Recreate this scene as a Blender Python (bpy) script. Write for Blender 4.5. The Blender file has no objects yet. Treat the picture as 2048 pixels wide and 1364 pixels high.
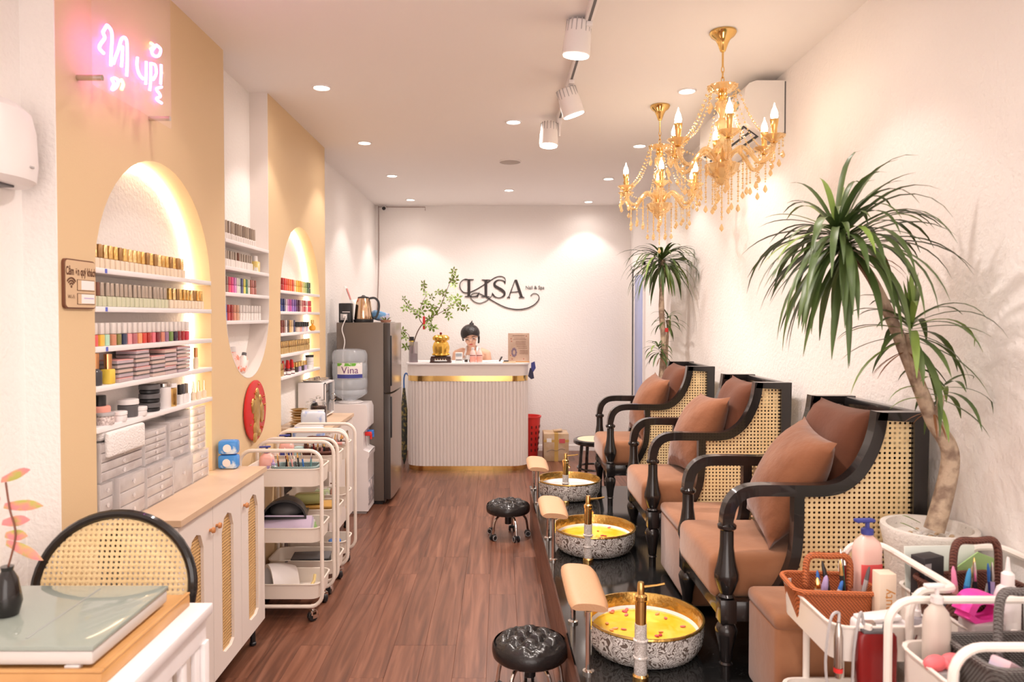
import bpy, bmesh, math, random
from mathutils import Vector, Matrix
R = random.Random(11)
pi = math.pi
sin, cos = math.sin, math.cos
SC = bpy.context.scene
COL = SC.collection

# ------------------------------------------------------------------ camera
CAM_Z = 1.5
FPX = 1450.0            # focal length in pixels of a 2048 px wide frame
TILT = 0.0233
PPX, PPY = 1000.0, 667.8
cam_d = bpy.data.cameras.new('camera')
cam = bpy.data.objects.new('camera', cam_d)
COL.objects.link(cam)
cam.location = (0, 0, CAM_Z)
cam.rotation_euler = (pi / 2 - TILT, 0, 0)
cam_d.sensor_width = 36.0
cam_d.lens = FPX / 2048 * 36.0
cam_d.shift_x = (1024 - PPX) / 2048
cam_d.shift_y = (PPY - 682) / 2048
cam_d.clip_start = 0.05
cam_d.dof.use_dof = True
cam_d.dof.focus_distance = 4.0
cam_d.dof.aperture_fstop = 4.0
SC.camera = cam

# ------------------------------------------------------------------ world, exposure
world = bpy.data.worlds.new('world')
SC.world = world
world.use_nodes = True
bgn = world.node_tree.nodes['Background']
bgn.inputs[0].default_value = (1.0, 0.88, 0.82, 1)
bgn.inputs[1].default_value = 3.0
vs = SC.view_settings
vs.view_transform = 'Standard'
vs.look = 'None'
vs.gamma = 1.0
vs.use_curve_mapping = False
vs.exposure = 0.40
try:
    SC.cycles.caustics_reflective = False
    SC.cycles.caustics_refractive = False
    SC.cycles.sample_clamp_indirect = 6.0
    SC.cycles.max_bounces = 8
    SC.cycles.transmission_bounces = 6
except Exception:
    pass
WARM = (1.0, 0.885, 0.825)
CEIL = 2.742
LW, PW, RW, BW = -1.39, -1.29, 1.444, 8.116     # left wall, beige panel face, right wall, back wall


def ray(px, py):
    a = (px - PPX) / FPX
    b = (PPY - py) / FPX
    return (a, b * sin(TILT) + cos(TILT), b * cos(TILT) - sin(TILT))


def at_z(px, py, z):
    r = ray(px, py); t = (z - CAM_Z) / r[2]
    return Vector((r[0] * t, r[1] * t, z))


def at_y(px, py, y):
    r = ray(px, py); t = y / r[1]
    return Vector((r[0] * t, y, CAM_Z + r[2] * t))


def at_x(px, py, x):
    r = ray(px, py); t = x / r[0]
    return Vector((x, r[1] * t, CAM_Z + r[2] * t))


# ------------------------------------------------------------------ materials
MATS = {}


def mat(name, col=(.8, .8, .8), rough=.5, metal=0., bump=None, spot=None, trans=0., ior=1.45, emit=None,
        sheen=0., coat=0., alpha=1., spec=.5, randtint=0., sss=0.):
    if name in MATS:
        return MATS[name]
    m = bpy.data.materials.new(name)
    m.use_nodes = True
    nt = m.node_tree
    b = nt.nodes['Principled BSDF']
    b.inputs['Base Color'].default_value = (*col, 1)
    b.inputs['Roughness'].default_value = rough
    b.inputs['Metallic'].default_value = metal
    b.inputs['IOR'].default_value = ior
    b.inputs['Specular IOR Level'].default_value = spec
    b.inputs['Transmission Weight'].default_value = trans
    b.inputs['Sheen Weight'].default_value = sheen
    b.inputs['Coat Weight'].default_value = coat
    b.inputs['Alpha'].default_value = alpha
    if sss:
        b.inputs['Subsurface Weight'].default_value = sss
        b.inputs['Subsurface Radius'].default_value = (.02, .01, .006)
    if emit:
        b.inputs['Emission Color'].default_value = (*emit[0], 1)
        b.inputs['Emission Strength'].default_value = emit[1]
    tc = nt.nodes.new('ShaderNodeTexCoord')
    if bump:                       # (scale, strength, detail)
        n = nt.nodes.new('ShaderNodeTexNoise')
        n.inputs['Scale'].default_value = bump[0]
        n.inputs['Detail'].default_value = bump[2] if len(bump) > 2 else 2
        bp = nt.nodes.new('ShaderNodeBump')
        bp.inputs['Strength'].default_value = bump[1]
        bp.inputs['Distance'].default_value = bump[3] if len(bump) > 3 else .01
        nt.links.new(tc.outputs['Object'], n.inputs['Vector'])
        nt.links.new(n.outputs['Fac'], bp.inputs['Height'])
        nt.links.new(bp.outputs['Normal'], b.inputs['Normal'])
    if spot:                       # (colour2, scale, lo, hi)
        n = nt.nodes.new('ShaderNodeTexNoise')
        n.inputs['Scale'].default_value = spot[1]
        n.inputs['Detail'].default_value = 3
        mr = nt.nodes.new('ShaderNodeMapRange')
        mr.inputs[1].default_value = spot[2]
        mr.inputs[2].default_value = spot[3]
        mx = nt.nodes.new('ShaderNodeMix'); mx.data_type = 'RGBA'
        mx.inputs[6].default_value = (*col, 1)
        mx.inputs[7].default_value = (*spot[0], 1)
        nt.links.new(tc.outputs['Object'], n.inputs['Vector'])
        nt.links.new(n.outputs['Fac'], mr.inputs[0])
        nt.links.new(mr.outputs[0], mx.inputs[0])
        nt.links.new(mx.outputs[2], b.inputs['Base Color'])
    MATS[name] = m
    return m


def cane_mat(name, ax, pitch=.0145, col=(.80, .52, .20)):
    m = bpy.data.materials.new(name); m.use_nodes = True
    nt = m.node_tree; N = nt.nodes; L = nt.links
    b = N['Principled BSDF']
    b.inputs['Base Color'].default_value = (*col, 1)
    b.inputs['Roughness'].default_value = .45
    tc = N.new('ShaderNodeTexCoord')
    sp = N.new('ShaderNodeSeparateXYZ'); L.new(tc.outputs['Object'], sp.inputs[0])

    def math1(op, a, v=None, second=None):
        n = N.new('ShaderNodeMath'); n.operation = op
        L.new(a, n.inputs[0])
        if second is not None: L.new(second, n.inputs[1])
        elif v is not None: n.inputs[1].default_value = v
        return n.outputs[0]
    d = []
    for k in ax:
        u = math1('DIVIDE', sp.outputs[k], pitch)
        fr = math1('FRACT', math1('ADD', u, 100.))
        d.append(math1('ABSOLUTE', math1('SUBTRACT', fr, .5)))
    d2 = math1('SQRT', math1('ADD', math1('MULTIPLY', d[0], None, d[0]), None, math1('MULTIPLY', d[1], None, d[1])))
    hole = math1('LESS_THAN', d2, .26)
    # strand relief
    wv = math1('MULTIPLY', math1('ADD', d[0], None, d[1]), 1.0)
    bp = N.new('ShaderNodeBump'); bp.inputs['Strength'].default_value = .5; bp.inputs['Distance'].default_value = .003
    L.new(wv, bp.inputs['Height']); L.new(bp.outputs[0], b.inputs['Normal'])
    no = N.new('ShaderNodeTexNoise'); no.inputs['Scale'].default_value = 9
    L.new(tc.outputs['Object'], no.inputs['Vector'])
    mx = N.new('ShaderNodeMix'); mx.data_type = 'RGBA'
    mx.inputs[6].default_value = (col[0] * .85, col[1] * .8, col[2] * .7, 1)
    mx.inputs[7].default_value = (min(1, col[0] * 1.1), min(1, col[1] * 1.12), col[2] * 1.25, 1)
    L.new(no.outputs['Fac'], mx.inputs[0]); L.new(mx.outputs[2], b.inputs['Base Color'])
    tr = N.new('ShaderNodeBsdfTransparent')
    ms = N.new('ShaderNodeMixShader')
    L.new(hole, ms.inputs[0]); L.new(b.outputs[0], ms.inputs[1]); L.new(tr.outputs[0], ms.inputs[2])
    L.new(ms.outputs[0], N['Material Output'].inputs['Surface'])
    MATS[name] = m
    return m


def wood_floor_mat():
    m = bpy.data.materials.new('plank_wood'); m.use_nodes = True
    nt = m.node_tree; N = nt.nodes; L = nt.links; b = N['Principled BSDF']
    tc = N.new('ShaderNodeTexCoord'); oi = N.new('ShaderNodeObjectInfo')
    mp = N.new('ShaderNodeMapping'); mp.inputs['Scale'].default_value = (26, 1.3, 26)
    L.new(tc.outputs['Object'], mp.inputs[0])
    cm = N.new('ShaderNodeCombineXYZ')
    ml = N.new('ShaderNodeMath'); ml.operation = 'MULTIPLY'; ml.inputs[1].default_value = 37.
    L.new(oi.outputs['Random'], ml.inputs[0])
    L.new(ml.outputs[0], cm.inputs[0]); L.new(ml.outputs[0], cm.inputs[1])
    ad = N.new('ShaderNodeVectorMath'); L.new(mp.outputs[0], ad.inputs[0]); L.new(cm.outputs[0], ad.inputs[1])
    no = N.new('ShaderNodeTexNoise'); no.inputs['Scale'].default_value = 1.0; no.inputs['Detail'].default_value = 5
    no.inputs['Distortion'].default_value = 1.2
    L.new(ad.outputs[0], no.inputs['Vector'])
    cr = N.new('ShaderNodeValToRGB')
    e = cr.color_ramp.elements
    e[0].position = .28; e[0].color = (.082, .031, .018, 1)
    e[1].position = .74; e[1].color = (.255, .112, .068, 1)
    el = e.new(.5); el.color = (.162, .064, .037, 1)
    L.new(no.outputs['Fac'], cr.inputs[0])
    hs = N.new('ShaderNodeHueSaturation')
    mr = N.new('ShaderNodeMapRange'); mr.inputs[3].default_value = .92; mr.inputs[4].default_value = 1.08
    L.new(oi.outputs['Random'], mr.inputs[0]); L.new(mr.outputs[0], hs.inputs['Value'])
    L.new(cr.outputs[0], hs.inputs['Color']); L.new(hs.outputs[0], b.inputs['Base Color'])
    b.inputs['Roughness'].default_value = .36
    b.inputs['Specular IOR Level'].default_value = .45
    bp = N.new('ShaderNodeBump'); bp.inputs['Strength'].default_value = .12; bp.inputs['Distance'].default_value = .004
    L.new(no.outputs['Fac'], bp.inputs['Height']); L.new(bp.outputs[0], b.inputs['Normal'])
    MATS['plank'] = m
    return m


def granite_mat():
    m = bpy.data.materials.new('black_granite'); m.use_nodes = True
    nt = m.node_tree; N = nt.nodes; L = nt.links; b = N['Principled BSDF']
    tc = N.new('ShaderNodeTexCoord')
    v = N.new('ShaderNodeTexVoronoi'); v.inputs['Scale'].default_value = 170
    no = N.new('ShaderNodeTexNoise'); no.inputs['Scale'].default_value = 55
    L.new(tc.outputs['Object'], v.inputs[0]); L.new(tc.outputs['Object'], no.inputs[0])
    cr = N.new('ShaderNodeValToRGB')
    cr.color_ramp.elements[0].position = .08; cr.color_ramp.elements[0].color = (.22, .21, .19, 1)
    cr.color_ramp.elements[1].position = .22; cr.color_ramp.elements[1].color = (.012, .012, .012, 1)
    L.new(v.outputs['Distance'], cr.inputs[0])
    mx = N.new('ShaderNodeMix'); mx.data_type = 'RGBA'
    mx.inputs[6].default_value = (.012, .012, .012, 1)
    mr = N.new('ShaderNodeMapRange'); mr.inputs[1].default_value = .45; mr.inputs[2].default_value = .7
    L.new(no.outputs['Fac'], mr.inputs[0]); L.new(mr.outputs[0], mx.inputs[0]); L.new(cr.outputs[0], mx.inputs[7])
    L.new(mx.outputs[2], b.inputs['Base Color'])
    b.inputs['Roughness'].default_value = .10
    b.inputs['Specular IOR Level'].default_value = .8
    MATS['granite'] = m
    return m


def scroll_mat(name, base, ink, scale, lo=.44, hi=.5):
    """porcelain with curling printed scrolls"""
    m = bpy.data.materials.new(name); m.use_nodes = True
    nt = m.node_tree; N = nt.nodes; L = nt.links; b = N['Principled BSDF']
    tc = N.new('ShaderNodeTexCoord')
    no = N.new('ShaderNodeTexNoise'); no.inputs['Scale'].default_value = scale; no.inputs['Detail'].default_value = 1
    no.inputs['Distortion'].default_value = 2.6
    L.new(tc.outputs['Object'], no.inputs[0])
    ml = N.new('ShaderNodeMath'); ml.operation = 'MULTIPLY'; ml.inputs[1].default_value = 6.
    fr = N.new('ShaderNodeMath'); fr.operation = 'FRACT'
    L.new(no.outputs['Fac'], ml.inputs[0]); L.new(ml.outputs[0], fr.inputs[0])
    mr = N.new('ShaderNodeMapRange'); mr.inputs[1].default_value = lo; mr.inputs[2].default_value = hi
    L.new(fr.outputs[0], mr.inputs[0])
    mx = N.new('ShaderNodeMix'); mx.data_type = 'RGBA'
    mx.inputs[6].default_value = (*base, 1); mx.inputs[7].default_value = (*ink, 1)
    L.new(mr.outputs[0], mx.inputs[0]); L.new(mx.outputs[2], b.inputs['Base Color'])
    b.inputs['Roughness'].default_value = .18
    MATS[name] = m
    return m


def weave_mat(name, col, scale=170., ax=2):
    """woven wicker: two sine bands"""
    m = bpy.data.materials.new(name); m.use_nodes = True
    nt = m.node_tree; N = nt.nodes; L = nt.links; b = N['Principled BSDF']
    tc = N.new('ShaderNodeTexCoord')
    w1 = N.new('ShaderNodeTexWave'); w1.bands_direction = 'DIAGONAL'; w1.inputs['Scale'].default_value = scale / 3
    w1.inputs['Distortion'].default_value = 1.
    w2 = N.new('ShaderNodeTexWave'); w2.bands_direction = 'Z'; w2.inputs['Scale'].default_value = scale / 3
    L.new(tc.outputs['Object'], w1.inputs[0]); L.new(tc.outputs['Object'], w2.inputs[0])
    ad = N.new('ShaderNodeMath'); ad.operation = 'MULTIPLY'
    L.new(w1.outputs['Fac'], ad.inputs[0]); L.new(w2.outputs['Fac'], ad.inputs[1])
    mx = N.new('ShaderNodeMix'); mx.data_type = 'RGBA'
    mx.inputs[6].default_value = (col[0] * .28, col[1] * .22, col[2] * .22, 1)
    mx.inputs[7].default_value = (*col, 1)
    mr = N.new('ShaderNodeMapRange'); mr.inputs[1].default_value = .0; mr.inputs[2].default_value = .35
    L.new(ad.outputs[0], mr.inputs[0]); L.new(mr.outputs[0], mx.inputs[0]); L.new(mx.outputs[2], b.inputs['Base Color'])
    bp = N.new('ShaderNodeBump'); bp.inputs['Strength'].default_value = .7; bp.inputs['Distance'].default_value = .003
    L.new(ad.outputs[0], bp.inputs['Height']); L.new(bp.outputs[0], b.inputs['Normal'])
    b.inputs['Roughness'].default_value = .5
    MATS[name] = m
    return m


def crystal_mat():
    m = bpy.data.materials.new('amber_crystal'); m.use_nodes = True
    nt = m.node_tree; N = nt.nodes; L = nt.links
    N.remove(N['Principled BSDF'])
    tp = N.new('ShaderNodeBsdfTransparent'); tp.inputs[0].default_value = (1, .86, .62, 1)
    tl = N.new('ShaderNodeBsdfTranslucent'); tl.inputs[0].default_value = (1, .78, .46, 1)
    gl = N.new('ShaderNodeBsdfGlossy'); gl.inputs[0].default_value = (1, .84, .58, 1); gl.inputs['Roughness'].default_value = .08
    df = N.new('ShaderNodeBsdfDiffuse'); df.inputs[0].default_value = (1, .80, .50, 1)
    lw = N.new('ShaderNodeLayerWeight'); lw.inputs[0].default_value = .45
    m1 = N.new('ShaderNodeMixShader'); m1.inputs[0].default_value = .5
    L.new(tl.outputs[0], m1.inputs[1]); L.new(df.outputs[0], m1.inputs[2])
    m2 = N.new('ShaderNodeMixShader'); m2.inputs[0].default_value = .62
    L.new(m1.outputs[0], m2.inputs[1]); L.new(tp.outputs[0], m2.inputs[2])
    m3 = N.new('ShaderNodeMixShader')
    L.new(lw.outputs['Facing'], m3.inputs[0]); L.new(m2.outputs[0], m3.inputs[1]); L.new(gl.outputs[0], m3.inputs[2])
    L.new(m3.outputs[0], N['Material Output'].inputs['Surface'])
    return m


# ------------------------------------------------------------------ mesh builder
def spline(pts, n=8, closed=False):
    """Catmull-Rom through points (tuples of any length)"""
    P = [tuple(p) for p in pts]
    k = len(P); out = []
    segs = k if closed else k - 1
    for i in range(segs):
        if closed:
            p0, p1, p2, p3 = P[(i - 1) % k], P[i], P[(i + 1) % k], P[(i + 2) % k]
        else:
            p0, p1, p2, p3 = P[max(i - 1, 0)], P[i], P[i + 1], P[min(i + 2, k - 1)]
        for j in range(n):
            t = j / n
            out.append(tuple(.5 * ((2 * b) + (-a + c) * t + (2 * a - 5 * b + 4 * c - d) * t * t + (-a + 3 * b - 3 * c + d) * t ** 3)
                             for a, b, c, d in zip(p0, p1, p2, p3)))
    if not closed:
        out.append(P[-1])
    return out


def rrect(w, d, r, n=4):
    r = min(r, w / 2 - 1e-5, d / 2 - 1e-5)
    o = []
    for cx, cy, a0 in ((w / 2 - r, d / 2 - r, 0), (-w / 2 + r, d / 2 - r, pi / 2), (-w / 2 + r, -d / 2 + r, pi), (w / 2 - r, -d / 2 + r, 1.5 * pi)):
        for i in range(n + 1):
            a = a0 + i / n * pi / 2
            o.append((cx + r * cos(a), cy + r * sin(a)))
    return o


def frame_of(t):
    t = t.normalized()
    u = Vector((0, 0, 1)) if abs(t.z) < .9 else Vector((1, 0, 0))
    a = u.cross(t).normalized()
    return a, t.cross(a).normalized()


class MB:
    def __init__(s):
        s.v = []; s.f = []

    def add(s, vs, fs, m=None):
        o = len(s.v)
        for p in vs:
            p = Vector(p)
            s.v.append(tuple(m @ p) if m is not None else tuple(p))
        s.f += [[i + o for i in f] for f in fs]
        return s

    def box(s, c, d, bev=0., m=None, seg=2):
        x, y, z = d[0] / 2, d[1] / 2, d[2] / 2
        if bev <= 0:
            vs = [(c[0] + i * x, c[1] + j * y, c[2] + k * z) for i in (-1, 1) for j in (-1, 1) for k in (-1, 1)]
            return s.add(vs, [(0, 1, 3, 2), (4, 6, 7, 5), (0, 4, 5, 1), (2, 3, 7, 6), (0, 2, 6, 4), (1, 5, 7, 3)], m)
        bm = bmesh.new()
        bmesh.ops.create_cube(bm, size=1)
        for v in bm.verts:
            v.co = Vector((v.co.x * d[0] + c[0], v.co.y * d[1] + c[1], v.co.z * d[2] + c[2]))
        bmesh.ops.bevel(bm, geom=bm.edges[:], offset=min(bev, min(d) / 2 * .98), segments=seg, profile=.5, affect='EDGES')
        bm.verts.index_update()
        s.add([v.co for v in bm.verts], [[v.index for v in f.verts] for f in bm.faces], m)
        bm.free()
        return s

    def b2(s, a, b, bev=0., m=None):
        return s.box([(i + j) / 2 for i, j in zip(a, b)], [abs(j - i) for i, j in zip(a, b)], bev, m)

    def loft(s, rings, cap0=True, cap1=True, m=None, closed=False):
        n = len(rings[0]); vs = [p for r in rings for p in r]; fs = []
        K = len(rings)
        for i in range(K if closed else K - 1):
            a, b = i * n, ((i + 1) % K) * n
            for j in range(n):
                k = (j + 1) % n
                fs.append((a + j, a + k, b + k, b + j))
        if not closed:
            if cap0: fs.append(list(range(n))[::-1])
            if cap1: fs.append([(K - 1) * n + j for j in range(n)])
        return s.add(vs, fs, m)

    def lathe(s, prof, seg=24, m=None, flute=None, cap0=True, cap1=True):
        rings = []
        for r, z in prof:
            ring = []
            for i in range(seg):
                a = 2 * pi * i / seg
                q = r * (1 + (flute[0] * cos(flute[1] * a) if flute else 0))
                ring.append((q * cos(a), q * sin(a), z))
            rings.append(ring)
        return s.loft(rings, cap0, cap1, m)

    def cyl(s, p0, p1, r0, r1=None, seg=12):
        r1 = r0 if r1 is None else r1
        p0, p1 = Vector(p0), Vector(p1)
        a, b = frame_of(p1 - p0)
        rings = [[p + (a * cos(t) + b * sin(t)) * r for t in [2 * pi * i / seg for i in range(seg)]] for p, r in ((p0, r0), (p1, r1))]
        return s.loft(rings)

    def tube(s, pts, r, seg=8, closed=False):
        P = [Vector(p) for p in pts]; K = len(P)
        rr = r if isinstance(r, (list, tuple)) else [r] * K
        a = None; rings = []
        for i in range(K):
            if closed: t = P[(i + 1) % K] - P[i - 1]
            else: t = P[min(i + 1, K - 1)] - P[max(i - 1, 0)]
            if t.length < 1e-9: t = Vector((0, 0, 1))
            t.normalize()
            if a is None: a, b = frame_of(t)
            else:
                a = (a - t * a.dot(t))
                if a.length < 1e-6: a, b = frame_of(t)
                a.normalize(); b = t.cross(a)
            rings.append([P[i] + (a * cos(q) + b * sin(q)) * rr[i] for q in [2 * pi * j / seg for j in range(seg)]])
        return s.loft(rings, closed=closed)

    def bar(s, pts, w, h, up):
        """rectangular section swept; w across 'up' x tangent, h along the in-plane normal. up = plane normal"""
        P = [Vector(p) for p in pts]; K = len(P); up = Vector(up).normalized(); rings = []
        for i in range(K):
            t = (P[min(i + 1, K - 1)] - P[max(i - 1, 0)]).normalized()
            n = up.cross(t).normalized()
            hh = h[i] if isinstance(h, (list, tuple)) else h
            rings.append([P[i] + up * (w / 2 * a) + n * (hh / 2 * b) for a, b in ((-1, -1), (1, -1), (1, 1), (-1, 1))])
        return s.loft(rings)

    def prism(s, poly, axis, a, b):
        """poly in the two other axes, extruded from a to b along axis (0 x,1 y,2 z)"""
        def mk(p, q):
            o = [0, 0, 0]; k = [i for i in (0, 1, 2) if i != axis]
            o[k[0]], o[k[1]], o[axis] = p[0], p[1], q
            return o
        return s.loft([[mk(p, a) for p in poly], [mk(p, b) for p in poly]])

    def ell(s, c, r, seg=16, rings=10, m=None):
        vs = [(c[0], c[1], c[2] + r[2])]; fs = []
        for i in range(1, rings):
            t = pi * i / rings
            for j in range(seg):
                a = 2 * pi * j / seg
                vs.append((c[0] + r[0] * sin(t) * cos(a), c[1] + r[1] * sin(t) * sin(a), c[2] + r[2] * cos(t)))
        vs.append((c[0], c[1], c[2] - r[2])); n = len(vs) - 1
        for j in range(seg):
            k = (j + 1) % seg
            fs.append((0, 1 + j, 1 + k))
            for i in range(rings - 2):
                o = 1 + i * seg
                fs.append((o + j, o + seg + j, o + seg + k, o + k))
            o = 1 + (rings - 2) * seg
            fs.append((o + j, n, o + k))
        return s.add(vs, fs, m)

    def tray(s, w, d, h, r, t=.004, taper=1., c=(0, 0, 0), lip=0.):
        """open-topped tray, floor at c"""
        def ring(sx, z):
            return [(c[0] + x * sx[0], c[1] + y * sx[1], c[2] + z) for x, y in rrect(w, d, r)]
        it = (1 - 2 * t / w, 1 - 2 * t / d)
        rings = [ring((taper, taper), 0), ring((1, 1), h)]
        if lip:
            k = (1 + 2 * lip / w, 1 + 2 * lip / d)
            rings += [ring(k, h), ring(k, h + lip * .8)]
        rings += [ring(it, h + lip * .8), ring((taper * it[0], taper * it[1]), t)]
        return s.loft(rings)

    def mesh(s, name, material, smooth=35):
        me = bpy.data.meshes.new(name)
        me.from_pydata(s.v, [], s.f)
        me.validate()
        bm = bmesh.new(); bm.from_mesh(me)
        bmesh.ops.recalc_face_normals(bm, faces=bm.faces[:])
        bm.to_mesh(me); bm.free()
        if smooth:
            me.polygons.foreach_set('use_smooth', [True] * len(me.polygons))
            me.set_sharp_from_angle(angle=math.radians(smooth))
        if material is not None:
            me.materials.append(material)
        return me

    def build(s, name, material, parent=None, loc=None, rot=None, smooth=35):
        return link(name, s.mesh(name, material, smooth), parent, loc, rot)


def link(name, me, parent=None, loc=None, rot=None, material=None):
    o = bpy.data.objects.new(name, me); COL.objects.link(o)
    if parent is not None: o.parent = parent
    if loc is not None: o.location = loc
    if rot is not None: o.rotation_euler = rot
    if material is not None:
        o.material_slots[0].link = 'OBJECT'; o.material_slots[0].material = material
    return o


def tag(o, label, cat, group=None):
    o['label'] = label; o['category'] = cat
    if group: o['group'] = group
    return o


def thing(name, label, cat, loc=(0, 0, 0), rz=0., group=None, rot=None):
    o = bpy.data.objects.new(name, None); COL.objects.link(o)
    o.empty_display_size = .05
    o.location = loc
    o.rotation_euler = rot if rot else (0, 0, rz)
    return tag(o, label, cat, group)


def struct(o):
    o['kind'] = 'structure'
    return o


ORD = ['first', 'second', 'third', 'fourth', 'fifth', 'sixth', 'seventh', 'eighth', 'ninth', 'tenth', 'eleventh', 'twelfth',
       'thirteenth', 'fourteenth', 'fifteenth', 'sixteenth', 'seventeenth', 'eighteenth', 'nineteenth', 'twentieth']
ORD += ['twenty-' + w for w in ORD[:9]] + ['thirtieth'] + ['thirty-' + w for w in ORD[:9]] + ['fortieth']

# palette
white_wall = mat('white_stucco', (.90, .86, .83), .8, bump=(62, .45, 3, .008))
ceil_m = mat('ceiling_paint', (.93, .89, .86), .8)
beige = mat('beige_paint', (.72, .53, .31), .6, bump=(200, .05))
plank = wood_floor_mat()
granite = granite_mat()
lam_white = mat('white_laminate', (.80, .73, .68), .4)
shelf_white = mat('shelf_white', (.86, .82, .82), .35)
top_wood = mat('pale_oak', (.70, .52, .37), .4, spot=((.62, .44, .30), 6, .3, .7))
light_wood = mat('honey_wood', (.62, .34, .13), .35, spot=((.50, .26, .09), 8, .3, .7))
black_lac = mat('black_lacquer', (.012, .010, .010), .22, coat=.4)
black_pl = mat('black_plastic', (.02, .02, .022), .35)
velvet = mat('brown_velvet', (.34, .155, .078), .9, sheen=.3, spec=.12, spot=((.26, .110, .053), 5, .35, .7), bump=(40, .12, 3))
velvet3 = mat('mid_brown_velvet', (.25, .100, .048), .9, sheen=.3, spec=.12, spot=((.18, .068, .032), 6, .35, .7), bump=(13, .45, 4, .02))
velvet2 = mat('dark_brown_velvet', (.135, .050, .027), .9, sheen=.15, spec=.12, spot=((.115, .040, .022), 6, .35, .7), bump=(40, .12, 3))
gold = mat('gold', (.83, .55, .20), .16, 1.)
gold_rough = mat('worn_gold', (.72, .48, .17), .32, 1., bump=(45, .3, 3))
gold_lac = mat('gold_lacquer', (.85, .52, .10), .25, .8)
chrome = mat('chrome', (.82, .80, .78), .12, 1.)
steel = mat('steel', (.62, .58, .54), .22, 1.)
cream_metal = mat('cream_metal', (.82, .74, .66), .35)
cream_metal2 = mat('ivory_metal', (.86, .80, .74), .3)
cane_xz = cane_mat('cane_side', (0, 2), .0165, (.95, .73, .40))
cane_yz = cane_mat('cane_back', (1, 2), .0165, (.95, .73, .40))
cane_door = cane_mat('cane_door', (1, 2), .0125, (.74, .48, .20))
cane_chair = cane_mat('cane_chair', (0, 2), .0145, (.95, .74, .40))
glass = mat('clear_glass', (.97, .98, .98), .03, trans=1., ior=1.3)
acrylic = mat('clear_acrylic', (.86, .82, .80), .16, trans=.75, ior=1.2)
amber = crystal_mat()
porcelain = mat('porcelain', (.88, .86, .84), .15)
plastic_w = mat('white_plastic', (.84, .80, .79), .35)
paper = mat('paper', (.86, .84, .82), .7)
leather = mat('black_leather', (.022, .020, .020), .2, bump=(90, .12, 2))
peach = mat('peach_leather', (.56, .32, .175), .42, bump=(120, .1, 2))
leaf_m = mat('leaf', (.055, .095, .026), .40, spot=((.10, .155, .04), 7, .35, .7))
leaf_m2 = mat('pale_leaf', (.20, .30, .06), .45)
leaf_dry = mat('dry_leaf', (.28, .12, .05), .7)
bark = mat('bark', (.52, .40, .29), .8, spot=((.26, .18, .13), 26, .42, .64), bump=(60, .6, 4))
terrazzo = mat('terrazzo', (.78, .74, .69), .7, spot=((.52, .48, .44), 110, .62, .72), bump=(100, .3))


def plain(name, c, rough=.45, metal=0.):
    return mat(name, c, rough, metal)


PINK = plain('pink', (.85, .42, .40)); HOT = plain('hot_pink', (.90, .06, .42)); BLUE = plain('blue', (.05, .20, .62))
NAVY = plain('navy', (.05, .06, .28)); PURPLE = plain('lilac', (.50, .38, .66)); TEAL = plain('teal', (.16, .36, .36))
RED = plain('red', (.70, .03, .03)); DRED = plain('dark_red', (.22, .010, .010), .25); YEL = plain('yellow', (.85, .60, .08))
GRN = plain('green', (.36, .55, .22)); GREY = plain('grey', (.45, .43, .43)); DGREY = plain('dark_grey', (.12, .115, .12))
BRN = plain('brown', (.20, .07, .04)); SALMON = plain('salmon', (.85, .38, .30)); BUFF = plain('buff', (.62, .46, .30))
# ================================================================== LIGHTS OF THE ROOM (downlights in the ceiling)
ring_me = MB().lathe([(.052, 0), (.052, -.006), (.044, -.008), (.040, -.004), (.040, 0)], 24).mesh('trim_ring', plastic_w)
lens_m = mat('lamp_lens', (1, 1, 1), .4, emit=((1., .90, .78), 14.))
lens_me = MB().lathe([(.040, -.001), (.040, -.0035), (.0, -.0045)], 24, cap0=True, cap1=False).mesh('lens', lens_m)


def downlight(x, y, label, power=26., size=96, blend=.35, colour=WARM, spill=None):
    t = thing('downlight', label, 'ceiling light', (x, y, CEIL), 0, 'recessed ceiling downlights')
    link('trim_ring', ring_me, t); link('lens', lens_me, t)
    ld = bpy.data.lights.new('downlight_lamp', 'SPOT')
    ld.energy = power * .44; ld.spot_size = math.radians(size); ld.spot_blend = blend
    ld.color = colour; ld.shadow_soft_size = .035
    lo = bpy.data.objects.new('downlight_lamp', ld); COL.objects.link(lo)
    lo.parent = t; lo.location = (0, 0, -.02)
    l2 = bpy.data.lights.new('downlight_spill', 'SPOT')
    l2.energy = spill or power * .16; l2.spot_size = math.radians(172); l2.spot_blend = 1.; l2.color = colour; l2.shadow_soft_size = .04
    lo = bpy.data.objects.new('downlight_spill', l2); COL.objects.link(lo)
    lo.parent = t; lo.location = (0, 0, -.02)
    return t


left_rows = [(643, 174), (729, 285), (784, 351), (821, 399)]
right_rows = [(1374, 181), (1279, 291), (1217, 357), (1177, 403)]
mid_rows = [(1027, 243), (1018, 380)]
ld_names = ['nearest', 'second', 'third', 'farthest']
for k, (px, py) in enumerate(left_rows):
    p = at_z(px, py, CEIL)
    downlight(p.x, p.y, f'round white recessed downlight, {ld_names[k]} of the left row by the beige wall', 30)
for k, (px, py) in enumerate(right_rows):
    p = at_z(px, py, CEIL)
    downlight(p.x, p.y, f'round white recessed downlight, {ld_names[k]} of the right row by the chandeliers', 30)
for k, (px, py) in enumerate(mid_rows):
    p = at_z(px, py, CEIL)
    downlight(p.x, p.y, f'round white recessed downlight, {["nearer", "farther"][k]} of the middle row beside the speaker', 30, spill=84)
for k, (x, y) in enumerate([(-.96, 2.62), (.95, 2.62), (0, 2.0), (-.96, 1.25), (.95, 1.25), (0, .3), (-.9, -.4), (.9, -.4)]):
    downlight(x, y, f'round white recessed downlight out of view overhead, {ORD[k]} counting towards the street door', 22 if x > -.5 else 10, spill=66 if abs(x) < .1 else None)

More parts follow.
